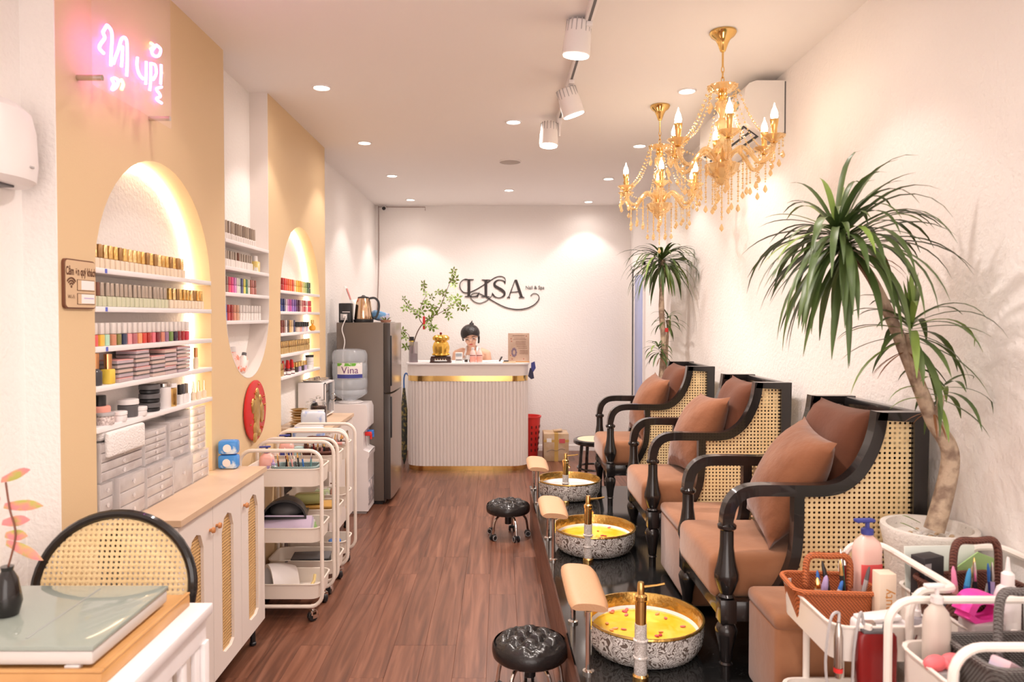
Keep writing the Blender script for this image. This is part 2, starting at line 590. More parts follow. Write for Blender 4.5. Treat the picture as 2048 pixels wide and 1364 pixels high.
# ================================================================== SHELL
fl = struct(MB().b2((-1.7, -1.7, -.06), (1.75, 8.4, -.014)).build('floor', plain('screed', (.10, .05, .03), .9)))
pl_w = .142
pl_meshes = [MB().box((0, 0, -.007), (pl_w - .0006, L - .0006, .014), .0006, seg=1).mesh('plank', plank) for L in (1.22, .61)]
ncol = int(3.3 / pl_w) + 1
for i in range(ncol):
    x = -1.62 + pl_w * (i + .5)
    y = -1.6 - R.choice((0, .3, .61, .9))
    while y < 8.2:
        o = link('plank', pl_meshes[0], fl, (x, y + .61, R.uniform(-.0006, 0)))
        y += 1.22
ceilg = struct(MB().b2((-1.7, -1.7, CEIL), (1.75, 8.4, CEIL + .1)).build('ceiling', ceil_m))
struct(MB().b2((LW - .15, -1.7, 0), (LW, 8.3, CEIL)).build('wall_left', white_wall))
struct(MB().b2((-1.6, BW, 0), (1.6, BW + .15, CEIL)).build('wall_back', white_wall))
struct(MB().prism([(RW, -1.7), (1.65, -1.7), (1.65, 8.3), (1.462, 8.3), (1.462, 5.80), (1.33, 5.80), (1.33, 5.65), (RW, 5.65)], 2, 0, CEIL).build('wall_right', white_wall))
wf = MB()
wf.b2((-1.6, -1.72, 0), (-1.15, -1.6, CEIL)); wf.b2((1.15, -1.72, 0), (1.65, -1.6, CEIL)); wf.b2((-1.15, -1.72, 2.35), (1.15, -1.6, CEIL))
struct(wf.build('wall_front', white_wall))

# beige feature panel on the left with two arches and a hanging scoop
A1 = (2.309, 3.236); A2 = (4.26, 5.18); U1 = (3.407, 4.05); P0, P1 = 2.12, 5.36
SPR = 1.62; UZ = 1.186


def arch_pts(y0, y1, z, n=24):
    c, r = (y0 + y1) / 2, (y1 - y0) / 2
    return [(c - r * cos(pi * i / n), z + r * sin(pi * i / n)) for i in range(n + 1)]


ua = [((U1[0] + U1[1]) / 2 + .5 * (U1[1] - U1[0]) * cos(pi * i / 24), 1.56 - (1.56 - UZ) * sin(pi * i / 24)) for i in range(25)]
poly = [(P0, 0), (A1[0], 0)] + arch_pts(*A1, SPR) + [(A1[1], 0), (A2[0], 0)] + arch_pts(*A2, SPR) + [(A2[1], 0), (P1, 0), (P1, CEIL), (U1[1], CEIL)] + ua + [(U1[0], CEIL), (P0, CEIL)]
pan = struct(MB().prism(poly, 0, LW, PW).build('wall_left_feature', beige))
lin = [(PW - .002, y, z) for y, z in [(U1[1], CEIL)] + ua + [(U1[0], CEIL)]]
rings = []
cy = (U1[0] + U1[1]) / 2
for (x, y, z) in lin:
    iy = y + (.003 if y < cy else -.003); iz = z + (.003 if z < 1.5 else 0)
    rings.append([(LW, y, z), (PW + .001, y, z), (PW + .001, iy, iz), (LW, iy, iz)])
MB().loft(rings).build('niche_lining', lam_white, pan)
MB().b2((LW, P0 - .004, 0), (PW, P0, CEIL)).build('end_trim', white_wall, pan)

# door in the right hand wall behind the far plant
dr = MB(); dr.b2((1.442, 7.29, 0), (1.462, 7.33, 2.06)); dr.b2((1.442, 7.95, 0), (1.462, 7.99, 2.06)); dr.b2((1.442, 7.29, 2.02), (1.462, 7.99, 2.06))
door = struct(dr.build('door_1', plastic_w))
MB().b2((1.452, 7.33, .02), (1.464, 7.95, 2.02)).build('door_leaf', plastic_w, door)
MB().b2((1.448, 7.39, .1), (1.453, 7.80, 1.94), .001).build('door_glass', mat('blue_glass', (.34, .40, .66), .25), door)
MB().b2((1.444, 7.90, .02), (1.453, 7.93, 2.02)).build('door_seal', black_pl, door)
# skirting of the back wall
struct(MB().b2((.3, BW - .012, 0), (1.46, BW, .06)).build('baseboard_back', white_wall))

# shelves, LED strips
led_m = mat('led_strip', (1, 1, 1), .5, emit=((1., .80, .54), 11.))
SHZ = [1.65, 1.525, 1.395, 1.268, 1.135]
SW = ['top', 'second', 'third', 'fourth', 'lowest']


def shelf(y0, y1, z, label, grp):
    m = MB().b2((LW, y0 + .0005, z - .009), (PW + .004, y1 - .0005, z + .009), .0015)
    o = m.build('wall_shelf', shelf_white)
    return tag(o, label, 'shelf', grp)


for an, (a, b) in (('large near', A1), ('small far', A2)):
    for k, z in enumerate(SHZ):
        s = 0
        if z > SPR:
            r = (b - a) / 2; s = r - math.sqrt(r * r - (z + .009 - SPR) ** 2)
        sh_ = shelf(a + s, b - s, z, f'white shelf board, {SW[k]} one in the {an} lit arch', f'shelves in the {an} arch')
        if an == 'large near' and k < 3:
            MB().b2((PW + .0035, a + .055, z - .007), (PW + .0055, a + .067, z + .007)).build('blue_tag', plain('tag_blue', (.10, .14, .60)), sh_)
    c, r = (a + b) / 2, (b - a) / 2
    pts = [(LW + .014, b - .014, .85 + i * (SPR - .85) / 6) for i in range(6)]
    pts += [(LW + .014, c + (r - .014) * cos(pi * i / 24), SPR + (r - .014) * sin(pi * i / 24)) for i in range(15)]
    o = MB().tube(pts, .006, 6).build('led_strip', led_m)
    tag(o, f'warm glowing LED strip along the back edge of the {an} arch', 'light strip', 'LED strips in the arches')
UZS = [1.862, 1.733, 1.609, 1.474]
for k, z in enumerate(UZS):
    y0, y1 = U1
    if z - .009 < 1.56:
        r = (y1 - y0) / 2; q = (1.56 - z + .009) / (1.56 - UZ); w = r * math.sqrt(max(0, 1 - q * q)); y0, y1 = (y0 + y1) / 2 - w, (y0 + y1) / 2 + w
    shelf(y0 + .004, y1 - .004, z, f'white shelf board, {["top", "second", "third", "lowest"][k]} one in the white scoop niche', 'shelves in the white niche')

# ================================================================== TRACK LIGHTS, SPEAKER, AC
tr = thing('track_rail', 'white ceiling track rail running above the aisle', 'track', (.366, 3.5, CEIL))
MB().b2((-.017, -1.5, -.028), (.017, 1.12, 0), .003).build('rail', plastic_w, tr)
MB().b2((-.006, -1.49, -.0285), (.006, 1.11, -.026)).build('slot', DGREY, tr)
lamp_hot = mat('track_lamp_lens', (1, 1, 1), .4, emit=((1., .90, .78), 12.))
for k, (px, py, yaw, pitch) in enumerate([(1155, 78, .15, .10), (1140, 205, -.5, .22), (1098, 270, .1, -.08)]):
    y = [3.05, 3.78, 4.50][k]
    q = at_y(px, py, y)
    t = thing('track_spotlight', ['white ribbed track spotlight nearest the camera', 'white track spotlight in the middle, seen from its bracket side', 'white track spotlight farthest along the rail'][k],
              'spotlight', (.366, y, CEIL - .028), 0, 'track spotlights')
    off = Vector((q.x - .366, 0, q.z - (CEIL - .028)))
    br = MB().b2((-.014, -.05, -.02), (.014, .05, .0), .003)
    sx = .0 if k != 1 else -.01
    br.b2((sx - .006, -.014, off.z - .01), (sx + .006, .014, -.015), .003)
    br.build('bracket', plastic_w, t)
    rot = (pitch, yaw * .5, yaw)
    b = MB().lathe([(.0, .070), (.046, .070), (.050, .066), (.056, .0), (.058, -.064), (.054, -.067)], 24)
    body = b.build('lamp_body', plastic_w, t, off, rot)
    for j in range(16):
        a = 2 * pi * j / 16
        MB().b2((.046, -.0022, .02), (.0535, .0022, .072)).build('cooling_fin', GREY, body, (0, 0, 0), (0, 0, a))
    MB().lathe([(.053, -.066), (.053, -.071), (0, -.074)], 24, cap1=False).build('lens', lamp_hot, body)
    ld = bpy.data.lights.new('track_lamp', 'SPOT'); ld.energy = 34; ld.spot_size = math.radians(140); ld.spot_blend = .9
    ld.color = WARM; ld.shadow_soft_size = .04
    lo = bpy.data.objects.new('track_lamp', ld); COL.objects.link(lo); lo.parent = body; lo.location = (0, 0, -.085)

p = at_z(1020, 323, CEIL)
sp = thing('ceiling_speaker', 'flat round speaker grille set in the ceiling', 'speaker', (p.x, p.y, CEIL))
MB().lathe([(.085, 0), (.085, -.004), (.080, -.006), (0, -.006)], 28, cap1=False).build('grille', mat('grille', (.50, .44, .40), .7), sp)
MB().lathe([(.092, 0), (.092, -.005), (.084, -.008), (.084, 0)], 28).build('rim', plastic_w, sp)

ac = thing('air_conditioner', 'white wall mounted air conditioner behind the chandelier', 'air conditioner', (RW, 3.69, 2.42))
prof = [(0, .02), (0, .275), (-.15, .275), (-.185, .262), (-.205, .235), (-.21, .10), (-.195, .06), (-.11, .0), (-.04, .0)]
MB().prism([(x, z) for x, z in prof], 1, 0, .82).build('casing', mat('ac_plastic', (.80, .76, .72), .35), ac)
MB().b2((-.006, -.002, .0), (.0, .0, .27)).build('end_seam', DGREY, ac)
MB().prism([(-.200, .058), (-.118, .004), (-.11, .012), (-.19, .066)], 1, .05, .77).build('air_outlet', black_pl, ac)
for j in range(2):
    MB().prism([(-.190 + j * .035, .046 - j * .022), (-.168 + j * .035, .031 - j * .022), (-.166 + j * .035, .034 - j * .022), (-.188 + j * .035, .050 - j * .022)], 1, .06, .76).build('louvre', plastic_w, ac)
MB().b2((-.2115, .10, .16), (-.2085, .14, .20)).build('energy_sticker', plain('sticker', (.25, .42, .36)), ac)
# ================================================================== NAIL POLISH ROWS
pol_body = MB().box((0, 0, .0175), (.0245, .026, .035), .005).mesh('bottle', porcelain)
pol_cap = MB().lathe([(.0075, .035), (.0092, .037), (.0084, .078), (.0075, .080), (0, .080)], 10, cap1=False).mesh('cap', porcelain)
tall_cap = MB().box((0, 0, .056), (.014, .014, .046), .003).mesh('cap', porcelain)
sq_body = MB().box((0, 0, .019), (.0205, .026, .038), .003).mesh('bottle', porcelain)
sw_cap = MB().box((0, 0, .058), (.0205, .022, .038), .003).mesh('cap', porcelain)
slim_body = MB().lathe([(.0095, 0), (.011, .003), (.011, .030), (.006, .035)], 10).mesh('bottle', porcelain)
slim_cap = MB().lathe([(.0068, .035), (.0062, .094), (0, .095)], 10, cap1=False).mesh('cap', porcelain)
gold_sh = [mat('cap_gold_a', (.80, .54, .20), .2, 1.), mat('cap_gold_b', (.66, .44, .18), .25, 1.), mat('cap_gold_c', (.88, .66, .34), .2, 1.), mat('cap_bronze', (.34, .20, .09), .3, .9)]
clear_cream = mat('cream_lacquer', (.80, .66, .50), .15)
sage = mat('sage_lacquer', (.60, .60, .42), .2)
taupe_m = [mat('taupe_a', (.36, .29, .23), .3, .4), mat('taupe_b', (.45, .37, .30), .3, .4), mat('taupe_c', (.28, .22, .18), .3, .4)]
whitey = mat('frosted_cap', (.80, .74, .70), .4)


def shade(c):
    return mat('lacquer_%d_%d_%d' % tuple(int(v * 255) for v in c), c, .22)


def rowof(ys, z, x, spec, where, grp):
    """spec(i) -> (kind, body material, cap material, colour word)"""
    n = len(ys)
    for i, y in enumerate(ys):
        kind, bm_, cm_, word = spec(i)
        bme, cme = {'p': (pol_body, pol_cap), 't': (sq_body, tall_cap), 's': (sq_body, sw_cap), 'l': (slim_body, slim_cap)}[kind]
        t = thing('nail_polish', f'{word} nail polish, {ORD[i]} from left, {where}', 'nail polish', (x + R.uniform(-.002, .002), y, z), R.uniform(-.06, .06), grp)
        link('bottle', bme, t, material=bm_); link('cap', cme, t, material=cm_)


def span(a, b, n):
    return [a + (b - a) * (i + .5) / n for i in range(n)]


XF = -1.315
S = [z + .009 for z in SHZ]
# large arch
rowof(span(2.335, 3.01, 21), S[0], XF, lambda i: ('p', clear_cream, gold_sh[[0, 3, 2, 1, 0, 3][i % 6] if i % 7 else 2], 'gold-capped'), 'top shelf of the large arch', 'gold polishes, top shelf of the large arch')
rowof(span(2.32, 2.86, 18), S[1], XF, lambda i: ('p', sage, taupe_m[1] if i != 1 else BRN, 'sage green' if i != 1 else 'sage green brown-capped'), 'second shelf of the large arch', 'polishes, second shelf of the large arch')
rowof(span(2.87, 3.20, 10), S[1], XF, lambda i: ('p', clear_cream, gold_sh[[0, 2, 3, 0, 1][i % 5]], 'cream gold-capped'), 'right part of the second shelf, large arch', 'polishes, second shelf of the large arch')
c3 = [(.75, .10, .10), (.85, .50, .08), (.45, .72, .55), (.60, .25, .15), (.22, .20, .05), (.04, .05, .10), (.80, .32, .32), (.45, .14, .16), (.85, .35, .15), (.62, .06, .04), (.42, .03, .02), (.75, .16, .20), (.20, .02, .03), (.60, .22, .15), (.28, .15, .25), (.16, .26, .06), (.05, .02, .05), (.25, .02, .03), (.35, .02, .02), (.6, .05, .08)]
w3 = ['red', 'orange', 'mint', 'rust', 'olive', 'black', 'pink', 'plum', 'apricot', 'scarlet', 'maroon', 'rose', 'wine', 'clay', 'mauve', 'green', 'aubergine', 'burgundy', 'oxblood', 'crimson']
rowof(span(2.325, 3.05, 20), S[2], XF, lambda i: ('s', shade(c3[i]), whitey, w3[i]), 'third shelf of the large arch', 'white-capped polishes, third shelf of the large arch')
# white scoop niche
rowof(span(3.44, 3.90, 14), UZS[0] + .009, XF, lambda i: ('l', whitey, taupe_m[i % 3], 'clear taupe-capped'), 'top shelf of the white niche', 'polishes, top shelf of the niche')
rowof(span(3.43, 3.84, 13), UZS[1] + .009, XF, lambda i: ('t', whitey, taupe_m[1] if i not in (0, 6) else BRN, 'frosted taupe-capped' if i not in (0, 6) else 'frosted dark-capped'), 'second shelf of the white niche', 'polishes, second shelf of the niche')
c5 = [(.25, .15, .12), (.30, .2, .16), (.75, .08, .14), (.85, .10, .30), (.65, .25, .55), (.78, .70, .66), (.62, .68, .60), (.10, .10, .22), (.80, .72, .15), (.06, .22, .12), (.72, .72, .62), (.45, .14, .10), (.55, .20, .18), (.30, .10, .07)]
w5 = ['brown', 'mocha', 'red', 'hot pink', 'lilac', 'nude', 'pale green', 'navy', 'yellow', 'dark green', 'ivory', 'brick', 'terracotta', 'chocolate']
rowof(span(3.43, 3.90, 14), UZS[2] + .009, XF, lambda i: ('s', shade(c5[i]), shade(tuple(v * .85 for v in c5[i])), w5[i]), 'third shelf of the white niche', 'colourful polishes, third shelf of the niche')
c6 = [(.15, .18, .45), (.55, .05, .06), (.40, .05, .04), (.70, .30, .20), (.62, .35, .22)] + [(.82, .76, .72)] * 8
w6 = ['blue', 'red', 'dark red', 'rust', 'tan'] + ['milky white'] * 8
rowof(span(3.44, 3.97, 13), UZS[3] + .009, XF, lambda i: ('s', shade(c6[i]), shade(tuple(v * .9 for v in c6[i])), w6[i]), 'lowest shelf of the white niche', 'polishes, lowest shelf of the niche')
# small arch
c7 = [(.30, .02, .02), (.42, .03, .03), (.75, .06, .05), (.80, .10, .04), (.82, .16, .05), (.85, .22, .06), (.72, .10, .05), (.85, .62, .35), (.86, .58, .10), (.84, .45, .05), (.85, .30, .03), (.82, .66, .30), (.55, .62, .22), (.30, .42, .16), (.08, .16, .08), (.03, .07, .06)]
w7 = ['maroon', 'wine', 'red', 'scarlet', 'vermilion', 'coral', 'brick', 'cream', 'yellow', 'amber', 'orange', 'straw', 'lime', 'olive green', 'forest green', 'black-green']
rowof(span(4.30, 5.02, 16), S[0], XF, lambda i: ('s', shade(c7[i]), shade(tuple(v * .9 for v in c7[i])), w7[i]), 'top shelf of the small arch', 'rainbow polishes, top shelf of the small arch')
c8 = [(.05, .08, .35), (.04, .06, .25), (.03, .04, .16), (.80, .66, .72), (.62, .22, .55), (.55, .10, .38), (.35, .18, .55), (.22, .12, .42), (.14, .06, .16), (.12, .03, .06), (.80, .50, .45), (.70, .25, .24), (.55, .10, .12), (.85, .70, .68), (.75, .05, .10), (.70, .10, .10)]
w8 = ['royal blue', 'navy', 'midnight', 'blush', 'magenta', 'berry', 'violet', 'purple', 'plum', 'oxblood', 'salmon', 'rose', 'claret', 'shell pink', 'bright red', 'cherry']
rowof(span(4.28, 5.03, 16), S[1], XF, lambda i: ('s', shade(c8[i]), shade(tuple(v * .9 for v in c8[i])), w8[i]), 'second shelf of the small arch', 'jewel-coloured polishes, second shelf of the small arch')
c9 = [(.22, .05, .05), (.28, .07, .06), (.25, .08, .05), (.78, .70, .68), (.05, .04, .06), (.80, .50, .20), (.80, .62, .45), (.06, .07, .16)]
w9 = ['maroon', 'russet', 'brown', 'white', 'black', 'caramel', 'beige', 'ink blue']
rowof(span(4.28, 4.64, 8), S[2], XF, lambda i: ('s', shade(c9[i]), shade(tuple(v * .9 for v in c9[i])), w9[i]), 'third shelf of the small arch', 'dark polishes, third shelf of the small arch')
for i in range(5):
    y = 4.69 + i * .052
    t = thing('gel_jar', f'small jar with wide black lid, {ORD[i]} from the left on the small arch third shelf', 'jar', (XF, y, S[2]), 0, 'black lidded jars in the small arch')
    MB().lathe([(.016, 0), (.020, .004), (.020, .03), (.017, .034)], 14).build('jar', shade([(.75, .6, .5), (.7, .35, .3), (.55, .5, .6), (.8, .7, .65), (.6, .5, .65)][i]), t)
    MB().lathe([(.024, .034), (.024, .062), (.022, .064), (0, .064)], 14, cap1=False).build('lid', black_pl, t)
t = thing('perfume_bottle', 'small amber bottle at the right end of the small arch third shelf', 'bottle', (XF, 5.08, S[2]))
MB().lathe([(.012, 0), (.022, .008), (.024, .02), (.018, .034), (.008, .04), (.008, .05)], 14).build('bottle', mat('amber_liquid', (.80, .36, .04), .12), t)
MB().lathe([(.011, .05), (.011, .075), (0, .077)], 12, cap1=False).build('stopper', gold, t)
rowof(span(4.29, 4.98, 20), S[3], XF, lambda i: ('s', mat('gold_body', (.62, .42, .17), .3, .5), gold_sh[1], 'plain gold'), 'fourth shelf of the small arch', 'gold polishes, fourth shelf of the small arch')
rowof(span(4.29, 4.38, 3), S[4], XF, lambda i: ('s', mat('gold_body', (.62, .42, .17), .3, .5), gold_sh[1], 'bronze gold'), 'lowest shelf of the small arch', 'gold polishes, lowest shelf of the small arch')
for i in range(5):
    t = thing('oil_bottle', f'dark bottle with tall red cap, {ORD[i]} from the left on the small arch lowest shelf', 'bottle', (XF - .01 + .02 * (i % 2), 4.42 + i * .042, S[4]), 0, 'red capped bottles in the small arch')
    MB().lathe([(.016, 0), (.017, .003), (.017, .026), (.007, .040)], 12).build('bottle', mat('dark_bottle', (.16, .05, .05), .15), t)
    MB().lathe([(.0172, .006), (.0172, .022)], 12, cap0=False, cap1=False).build('paper_band', paper, t)
    MB().lathe([(.008, .038), (.011, .05), (.005, .088), (0, .09)], 10, cap1=False).build('cap', RED, t)
for i in range(8):
    t = thing('sample_pot', f'tiny gold-lidded sample pot, {ORD[i]} from the left on the small arch lowest shelf', 'pot', (XF + .015 * (i % 2) - .02, 4.66 + i * .034, S[4]), 0, 'sample pots in the small arch')
    MB().lathe([(.014, 0), (.014, .03), (.012, .034)], 12).build('pot', shade([(.6, .5, .2), (.06, .05, .05), (.7, .5, .6), (.5, .4, .6)][i % 4]), t)
    MB().lathe([(.015, .034), (.015, .062), (0, .064)], 12, cap1=False).build('lid', gold_sh[i % 3], t)
for i in range(2):
    t = thing('cream_jar', ['stacked white jar with black band, lower one right on the small arch lowest shelf', 'stacked white jar with black band, upper one right on the small arch lowest shelf'][i], 'jar', (XF, 5.00, S[4] + i * .048), 0, 'stacked jars in the small arch')
    MB().lathe([(.026, 0), (.028, .004), (.028, .03), (.026, .032)], 16).build('jar', porcelain, t)
    MB().lathe([(.029, .032), (.029, .046), (0, .048)], 16, cap1=False).build('lid', black_pl if i else plastic_w, t)

# large arch, lower shelves
t = thing('bottle', 'dark bottle with copper cap at the left end of the large arch fourth shelf', 'bottle', (XF, 2.35, S[3]))
MB().lathe([(.020, 0), (.022, .004), (.022, .045), (.012, .055)], 16).build('bottle', mat('smoke_glass', (.08, .08, .09), .1), t)
MB().lathe([(.012, .055), (.013, .105), (0, .107)], 12, cap1=False).build('cap', mat('copper', (.80, .42, .20), .2, 1.), t)
t = thing('bottle', 'yellow lacquer bottle with copper cap on the large arch fourth shelf', 'bottle', (XF + .01, 2.41, S[3]))
MB().box((0, 0, .025), (.034, .034, .05), .004).build('bottle', YEL, t)
MB().lathe([(.012, .05), (.013, .10), (0, .102)], 12, cap1=False).build('cap', mat('copper', (.80, .42, .20), .2, 1.), t)
k = 0
boxm = [mat('tip_box_a', (.60, .47, .47), .35), mat('tip_box_b', (.52, .42, .46), .35), mat('tip_box_c', (.66, .50, .44), .35), PINK]
for si, (y, n, hh) in enumerate([(2.50, 5, .0155), (2.62, 7, .0150), (2.74, 5, .0155), (2.84, 6, .0165), (2.96, 7, .0150)]):
    for j in range(n):
        w = .052 if si != 4 else .06
        t = thing('nail_tip_case', f'flat pink-grey nail tip case, {ORD[j]} from the bottom in the {ORD[si]} stack from the left', 'case', (XF - .012, y + R.uniform(-.004, .004), S[3] + j * hh), R.uniform(-.05, .05), 'stacked nail tip cases on the fourth shelf')
        MB().box((0, 0, hh / 2 - .0006), (.074, w * 1.9, hh - .003), .002, seg=1).build('case_base', boxm[(j + si) % 3], t)
        MB().box((0, 0, hh - .0022), (.075, w * 1.92, .0028), .001, seg=1).build('case_lid', boxm[3] if (j == n - 1 or (j * 7 + si) % 5 == 0) else acrylic, t)
t = thing('bottle', 'slim amber bottle at the right end of the large arch fourth shelf', 'bottle', (XF, 3.13, S[3]))
MB().lathe([(.010, 0), (.011, .04), (.006, .05)], 12).build('bottle', clear_cream, t)
MB().lathe([(.008, .05), (.008, .09), (0, .091)], 10, cap1=False).build('cap', mat('copper', (.80, .42, .20), .2, 1.), t)


def jar(name, label, x, y, z, r, h, body, lid, lh, grp=None, lr=1.05):
    t = thing(name, label, 'jar', (x, y, z), 0, grp)
    MB().lathe([(r * .92, 0), (r, .004), (r, h - .004), (r * .86, h)], 18).build('jar', body, t)
    MB().lathe([(r * lr, h), (r * lr, h + lh - .002), (r * lr * .94, h + lh), (0, h + lh)], 18, cap1=False).build('lid', lid, t)
    return t


z5 = S[4]
jar('tall_bottle', 'tall black bottle at the left end of the large arch lowest shelf', XF - .03, 2.335, z5, .018, .07, black_pl, black_pl, .03)
jar('polish_pot', 'coral pot with black lid on the large arch lowest shelf', XF - .02, 2.41, z5, .034, .06, SALMON, black_pl, .035, lr=.6)
jar('glitter_jar', 'round speckled glass jar on the large arch lowest shelf', XF + .005, 2.395, z5, .030, .03, mat('glitter', (.50, .40, .38), .15, spot=((.85, .75, .72), 150, .4, .6)), GREY, .01)
jar('cream_tub', 'low white tub in front on the large arch lowest shelf', XF + .012, 2.475, z5, .024, .022, plastic_w, plastic_w, .012)
jar('cream_tub', 'white tub with black rim lid on the large arch lowest shelf', XF - .015, 2.585, z5, .034, .045, DGREY, plastic_w, .018)
jar('cream_tub', 'small white tub with pink dot on the large arch lowest shelf', XF + .012, 2.615, z5, .024, .020, plastic_w, plastic_w, .013)
for i in range(3):
    jar('acrylic_jar', f'black lidded jar, {ORD[i]} from the bottom of a pile on the large arch lowest shelf', XF - .01, 2.735, z5 + i * .034, .036, .016, black_pl, DGREY, .017, 'piled black jars')
jar('gel_pot', 'tall white pot with silver lid on the large arch lowest shelf', XF, 2.83, z5, .026, .085, plastic_w, steel, .014)
jar('gel_pot', 'gold pot with white lid on the large arch lowest shelf', XF, 2.89, z5, .022, .075, gold_rough, plastic_w, .016)
rowof(span(2.95, 3.05, 3), z5, XF, lambda i: ('t', plastic_w, [black_pl, DGREY, taupe_m[0]][i], ['black-capped white', 'grey-capped white', 'taupe-capped white'][i]), 'lowest shelf of the large arch', 'white bottles, lowest shelf of the large arch')
for i in range(4):
    t = thing('brush_bottle', f'little clear bottle, {ORD[i]} of four at the right end of the large arch lowest shelf', 'bottle', (XF + .01 * (i % 2), 3.10 + i * .03, z5), 0, 'clear bottles in the large arch')
    MB().lathe([(.010, 0), (.011, .028), (.006, .036)], 10).build('bottle', clear_cream, t)
    MB().lathe([(.006, .036), (.004, .078), (0, .08)], 8, cap1=False).build('cap', gold_sh[2], t)
t = thing('sample_bottle', 'yellow and white bottle at the right end of the niche second shelf', 'bottle', (XF, 3.90, UZS[1] + .009))
MB().box((0, 0, .028), (.04, .05, .056), .005).build('bottle', mat('lemon_wrap', (.86, .66, .22), .4, spot=((.88, .82, .74), 30, .5, .58)), t)
MB().lathe([(.014, .056), (.013, .085), (0, .087)], 12, cap1=False).build('cap', plastic_w, t)
# gift items in the scoop bottom
t = thing('gift_bottle', 'pink and white wrapped bottle standing in the bottom of the scoop niche', 'bottle', (LW + .05, 3.64, 1.215))
MB().lathe([(.022, 0), (.032, .01), (.032, .075), (.02, .10), (.012, .11)], 16).build('bottle', mat('blush_wrap', (.84, .62, .56), .3, spot=((.80, .22, .14), 30, .52, .6)), t)
MB().lathe([(.014, .11), (.014, .135), (0, .137)], 12, cap1=False).build('cap', plastic_w, t)
t = thing('gift_bottle', 'small tilted white bottle lying in the scoop niche', 'bottle', (LW + .055, 3.735, 1.215), 0, None, (-.45, 0, 0))
MB().lathe([(.020, 0), (.026, .01), (.026, .07), (.014, .09)], 16).build('bottle', mat('blush_wrap2', (.88, .76, .72), .3, spot=((.80, .30, .2), 34, .56, .62)), t)
MB().lathe([(.012, .09), (.012, .108), (0, .11)], 12, cap1=False).build('cap', DGREY, t)

# red medallion with gilt figures
md = thing('wall_medallion', 'round red lacquer medallion with gold relief hanging under the scoop niche', 'wall decoration', (PW + .004, 3.78, 1.012))
MB().lathe([(.155, 0), (.158, .003), (.158, .010), (.150, .014), (0, .014)], 48, cap1=False).build('disc', mat('red_lacquer', (.58, .02, .02), .35), md, (0, 0, 0), (0, pi / 2, 0))
relief = [((0, .0), .052, .10), ((.005, .085), .03, .035), ((-.01, -.09), .05, .04), ((.075, -.02), .035, .055), ((-.06, .03), .025, .04), ((.05, .05), .02, .03), ((-.03, -.135), .03, .03), ((.03, -.12), .03, .02)]
for (dy, dz), ry, rz_ in relief:
    MB().ell((0, 0, 0), (.008, ry, rz_), 14, 8).build('gilt_relief', gold_rough, md, (.015, dy, dz))
for i in range(20):
    a = R.uniform(0, 2 * pi); r = R.uniform(.05, .14)
    MB().ell((0, 0, 0), (.005, .006, .006), 6, 4).build('bead', gold, md, (.017, r * cos(a), r * sin(a)))
# ================================================================== TEXT / HOLE HELPERS
def text_mb(s, size, ext=0., fn=None, off=0.):
    cu = bpy.data.curves.new('lettering', 'FONT'); cu.body = s; cu.size = size; cu.extrude = ext
    cu.offset = off; cu.align_x = 'CENTER'; cu.align_y = 'CENTER'; cu.resolution_u = 3
    o = bpy.data.objects.new('lettering_source', cu); COL.objects.link(o)
    dg = bpy.context.evaluated_depsgraph_get()
    me = o.evaluated_get(dg).to_mesh()
    vs = [v.co.copy() for v in me.vertices]; fs = [list(p.vertices) for p in me.polygons]
    o.evaluated_get(dg).to_mesh_clear()
    bpy.data.objects.remove(o); bpy.data.curves.remove(cu)
    m = MB(); m.v = [tuple(fn(v)) if fn else tuple(v) for v in vs]; m.f = fs
    return m


def holed(inside_o, inside_i, corners, c, t0, t1, plane, n=48):
    """plate with a hole; both outlines star-shaped about c. plane maps (u,v,t)->xyz"""
    ang = sorted(set([2 * pi * i / n for i in range(n)] + [math.atan2(v - c[1], u - c[0]) % (2 * pi) for u, v in corners]))

    def hit(fn, a):
        lo, hi = 0., 5.
        for _ in range(40):
            m = (lo + hi) / 2
            if fn(c[0] + m * cos(a), c[1] + m * sin(a)): lo = m
            else: hi = m
        return (c[0] + lo * cos(a), c[1] + lo * sin(a))
    o = [hit(inside_o, a) for a in ang]; i_ = [hit(inside_i, a) for a in ang]
    mb = MB(); mb.loft([[plane(u, v, t0) for u, v in o], [plane(u, v, t1) for u, v in o], [plane(u, v, t1) for u, v in i_], [plane(u, v, t0) for u, v in i_]], closed=True)
    return mb, i_


def arch_in(u0, u1, v0, vs):
    r = (u1 - u0) / 2; c = (u0 + u1) / 2
    return lambda u, v: (u0 < u < u1 and v0 < v <= vs) or (v > vs and (u - c) ** 2 + (v - vs) ** 2 < r * r)


